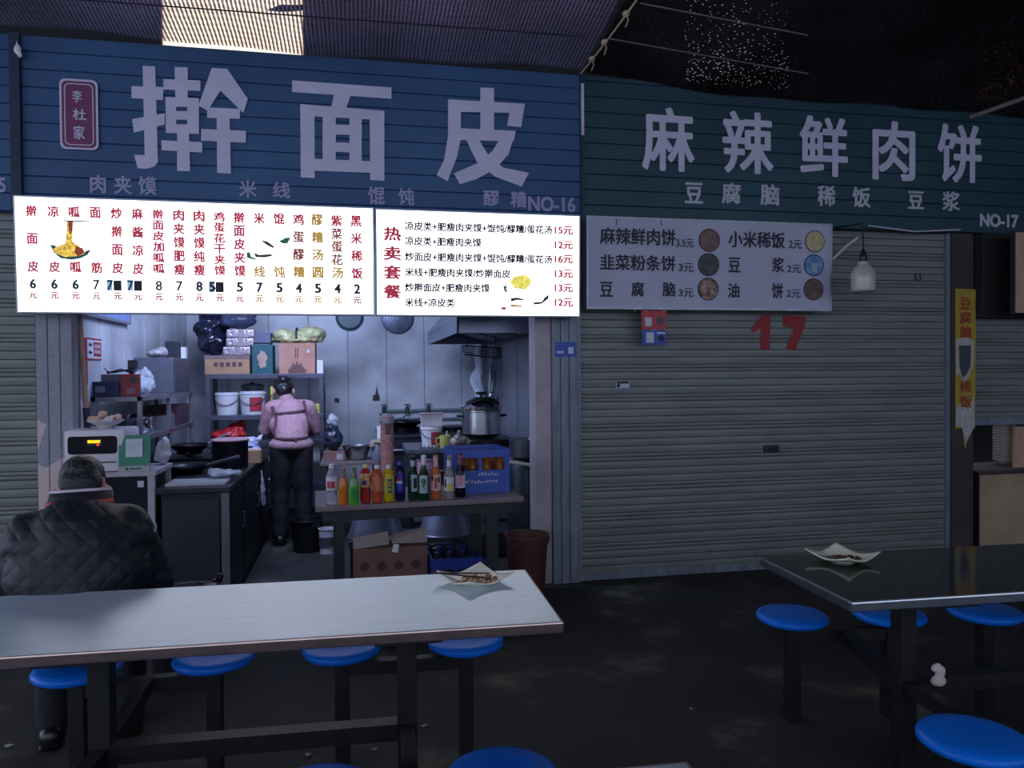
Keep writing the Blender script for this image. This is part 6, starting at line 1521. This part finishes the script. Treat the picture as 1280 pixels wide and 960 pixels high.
for s_ in (-1, 1):
    body += [('cap', (s_ * .16, .05, .935), (s_ * .26, .12, .7), .055, .045), ('cap', (s_ * .26, .12, .7), (s_ * .12, .36, .66), .043, .03)]
    body += hand((s_ * .12, .36, .66), (-s_ * .35, 1, .1), (-s_ * .6, 0, -.6), s_, .18, .7)
    body += [('cap', (s_ * .09, .0, .565), (s_ * .14, .44, .54), .085, .062), ('cap', (s_ * .14, .44, .54), (s_ * .14, .42, .1), .058, .04), ('cap', (s_ * .14, .40, .045), (s_ * .15, .56, .035), .042, .034)]
blob('body', body, M('skin_tan', rgb(186, 138, 116), .5, var=.06, scale=30), D, .0085, 3)
jks = [('ell', (0, -.0, .62), (.21, .17, .13)), ('cap', (0, .0, .66), (0, .03, .88), .17, .185), ('ell', (0, .01, .78), (.24, .165, .2)), ('ell', (0, .02, .9), (.24, .14, .1)), ('cap', (-.145, .05, .935), (.145, .05, .935), .08, .08), ('cap', (0, .03, .91), (0, .035, .93), .12, .09)]
for s_ in (-1, 1): jks += [('cap', (s_ * .16, .05, .93), (s_ * .25, .12, .7), .082, .068), ('cap', (s_ * .25, .12, .7), (s_ * .14, .33, .66), .07, .055)]
jacket = blob('jacket', jks, jk, D, .012, 6, .004, 9)
# stand collar in three stripes
def collar(name, v0, v1, off, mat):
    mb = MB()
    def fn(u, v):
        a = 2 * PI * u; vv = v0 + (v1 - v0) * v
        r = .104 - .014 * vv + off
        return (r * math.cos(a) * 1.05, .05 + .05 * vv + r * .95 * math.sin(a), .998 + .07 * vv - .012 * math.sin(a))
    mb.grid(fn, 40, 3); return mb.build(name, mat, D, True, solid=.01)
collar('collar', 0, 1, 0, M('collar_navy', rgb(24, 24, 40), .7))
collar('collar_stripe', .3, .52, .0035, M('collar_red', rgb(196, 52, 62), .7))
collar('collar_stripe', .93, 1.05, .003, M('collar_white', rgb(206, 190, 200), .7))
trm = M('diner_trousers', rgb(26, 27, 34), .8)
tr = [('ell', (0, 0, .58), (.19, .15, .11))]
for s_ in (-1, 1): tr += [('cap', (s_ * .09, .0, .57), (s_ * .14, .45, .55), .1, .085), ('cap', (s_ * .14, .45, .55), (s_ * .14, .42, .1), .078, .062)]
tt = blob('trousers', tr, trm, D, .014, 4)
for s_ in (-1, 1): blob('shoe', [('cap', (s_ * .14, .38, .05), (s_ * .15, .57, .042), .05, .04), ('box', (s_ * .145, .48, .012), (.09, .27, .022))], black_plastic, D, .009, 3)
T2 = Euler((TH, 0, 0)).to_matrix()
hf = lambda p: tuple(Vector(hc) + T2 @ (Vector(p) * 1.06))
blob('hair', [('ell', hf((0, -.012, .055)), (.08, .104, .082), (TH, 0, 0)), ('ell', hf((0, -.066, .012)), (.075, .045, .06), (TH, 0, 0)), ('ell', hf((0, .05, .07)), (.07, .05, .05), (TH, 0, 0))], M('short_black_hair', rgb(30, 30, 36), .45, var=.6, scale=90, bump=.7), D, .008, 2, .0015, 60)
b_j = BVHTree.FromPolygons([v.co.copy() for v in jacket.data.vertices], [tuple(p.vertices) for p in jacket.data.polygons])
# pale shoulder piping on the right shoulder
mb = MB(); rows = []
for k in range(9):
    x_ = .235 + .012 * math.sin(k * .3); y_ = -.05 + .16 * k / 8
    h_ = b_j.ray_cast(Vector((x_, y_, 2)), Vector((0, 0, -1)))
    if h_[0]: rows.append(h_[0] + h_[1] * .004)
if len(rows) > 2: mb.tube(rows, .006, 6); mb.build('shoulder_piping', M('piping_grey', rgb(130, 134, 156), .6), D, True)
# lined bin beyond the table
bn = at(232, 712, -1.25)
t = thing('waste_bin', 'black bin with shiny black liner on the floor beyond the bright table', 'bin', (bn.x, -1.25, 0))
MB().lathe([(0, 0), (.15, 0), (.19, .40), (.2, .41), (.195, .425), (.18, .42), (.14, .012), (0, .01)], n=30).build('bin_body', black_plastic, t, 40)
blob('liner', [('ell', (.02, 0, .41), (.17, .17, .03)), ('ell', (.12, -.06, .44), (.07, .06, .035)), ('cap', (.1, -.08, .43), (.17, -.02, .5), .03, .012), ('ell', (-.1, .02, .43), (.06, .08, .03))], M('liner_film', rgb(28, 28, 36), .18, bump=.5, scale=20), t, .01, 1, .014, 18)

# ------------------------------------------------------------------ right-hand corner
rb0 = at(1224, 590, -.05); czr = at(1228, 589, -.05).z
t = thing('beige_cabinet', 'beige boarded cabinet at the right behind the dark table', 'cabinet', (rb0.x, -.05, 0))
MB().b2((0, 0, .05), (.9, .5, czr - .02)).build('cabinet_body', ink_dark, t)
MB().b2((.0, -.012, .06), (.9, 0, czr - .03), .002).build('front_board', M('stained_beige_board', rgb(150, 128, 104), .6, col2=rgb(182, 158, 130), scale=2.5, det=8), t)
MB().b2((-.012, -.014, czr - .03), (.91, .51, czr), .002).build('top_board', M('dark_top_edge', rgb(60, 52, 50), .6), t)
for x_ in (.04, .86):
    for y_ in (.04, .46): MB().b2((x_ - .02, y_ - .02, 0), (x_ + .02, y_ + .02, .05)).build('foot', black_metal, t)
bw_x = at(1255, 560, .26).x
bowl_m = M('grey_white_bowl', rgb(176, 166, 156), .4)
order = ['lowest', 'second', 'third', 'fourth', 'fifth', 'sixth', 'seventh', 'eighth', 'ninth', 'tenth', 'eleventh', 'twelfth', 'thirteenth', 'fourteenth', 'topmost']
B0 = None
for k in range(15):
    lab = 'grey white bowl, %s%s of the stack on the beige cabinet' % (order[k], '' if k in (0, 14) else ' from the bottom')
    p = (bw_x, .26, czr + .0006 + k * .0222)
    if B0 is None:
        B0 = thing('stacked_bowl', lab, 'bowl', p, 0, 'bowls stacked on the beige cabinet')
        MB().lathe([(.035, 0), (.04, 0), (.042, .006), (.07, .022), (.082, .045), (.085, .05), (.079, .05), (.066, .027), (.036, .012), (0, .01)], n=28).build('bowl_body', bowl_m, B0, 40)
        MB().lathe([(.0832, .0445), (.0858, .0465), (.0856, .0505), (.083, .0505)], n=28).build('rim', M('bowl_rim', rgb(196, 186, 176), .4), B0, 40)
    else: dup(B0, p, lab)
bd = at(1268.5, 560, .06)
o = MB().b2((bd.x, .06, czr + .001), (bd.x + .45, .085, czr + .34), .002).build('leaning_board', M('beige_board', rgb(186, 150, 128), .6)); tag(o, 'beige board standing on the cabinet in front of the bowls', 'board')
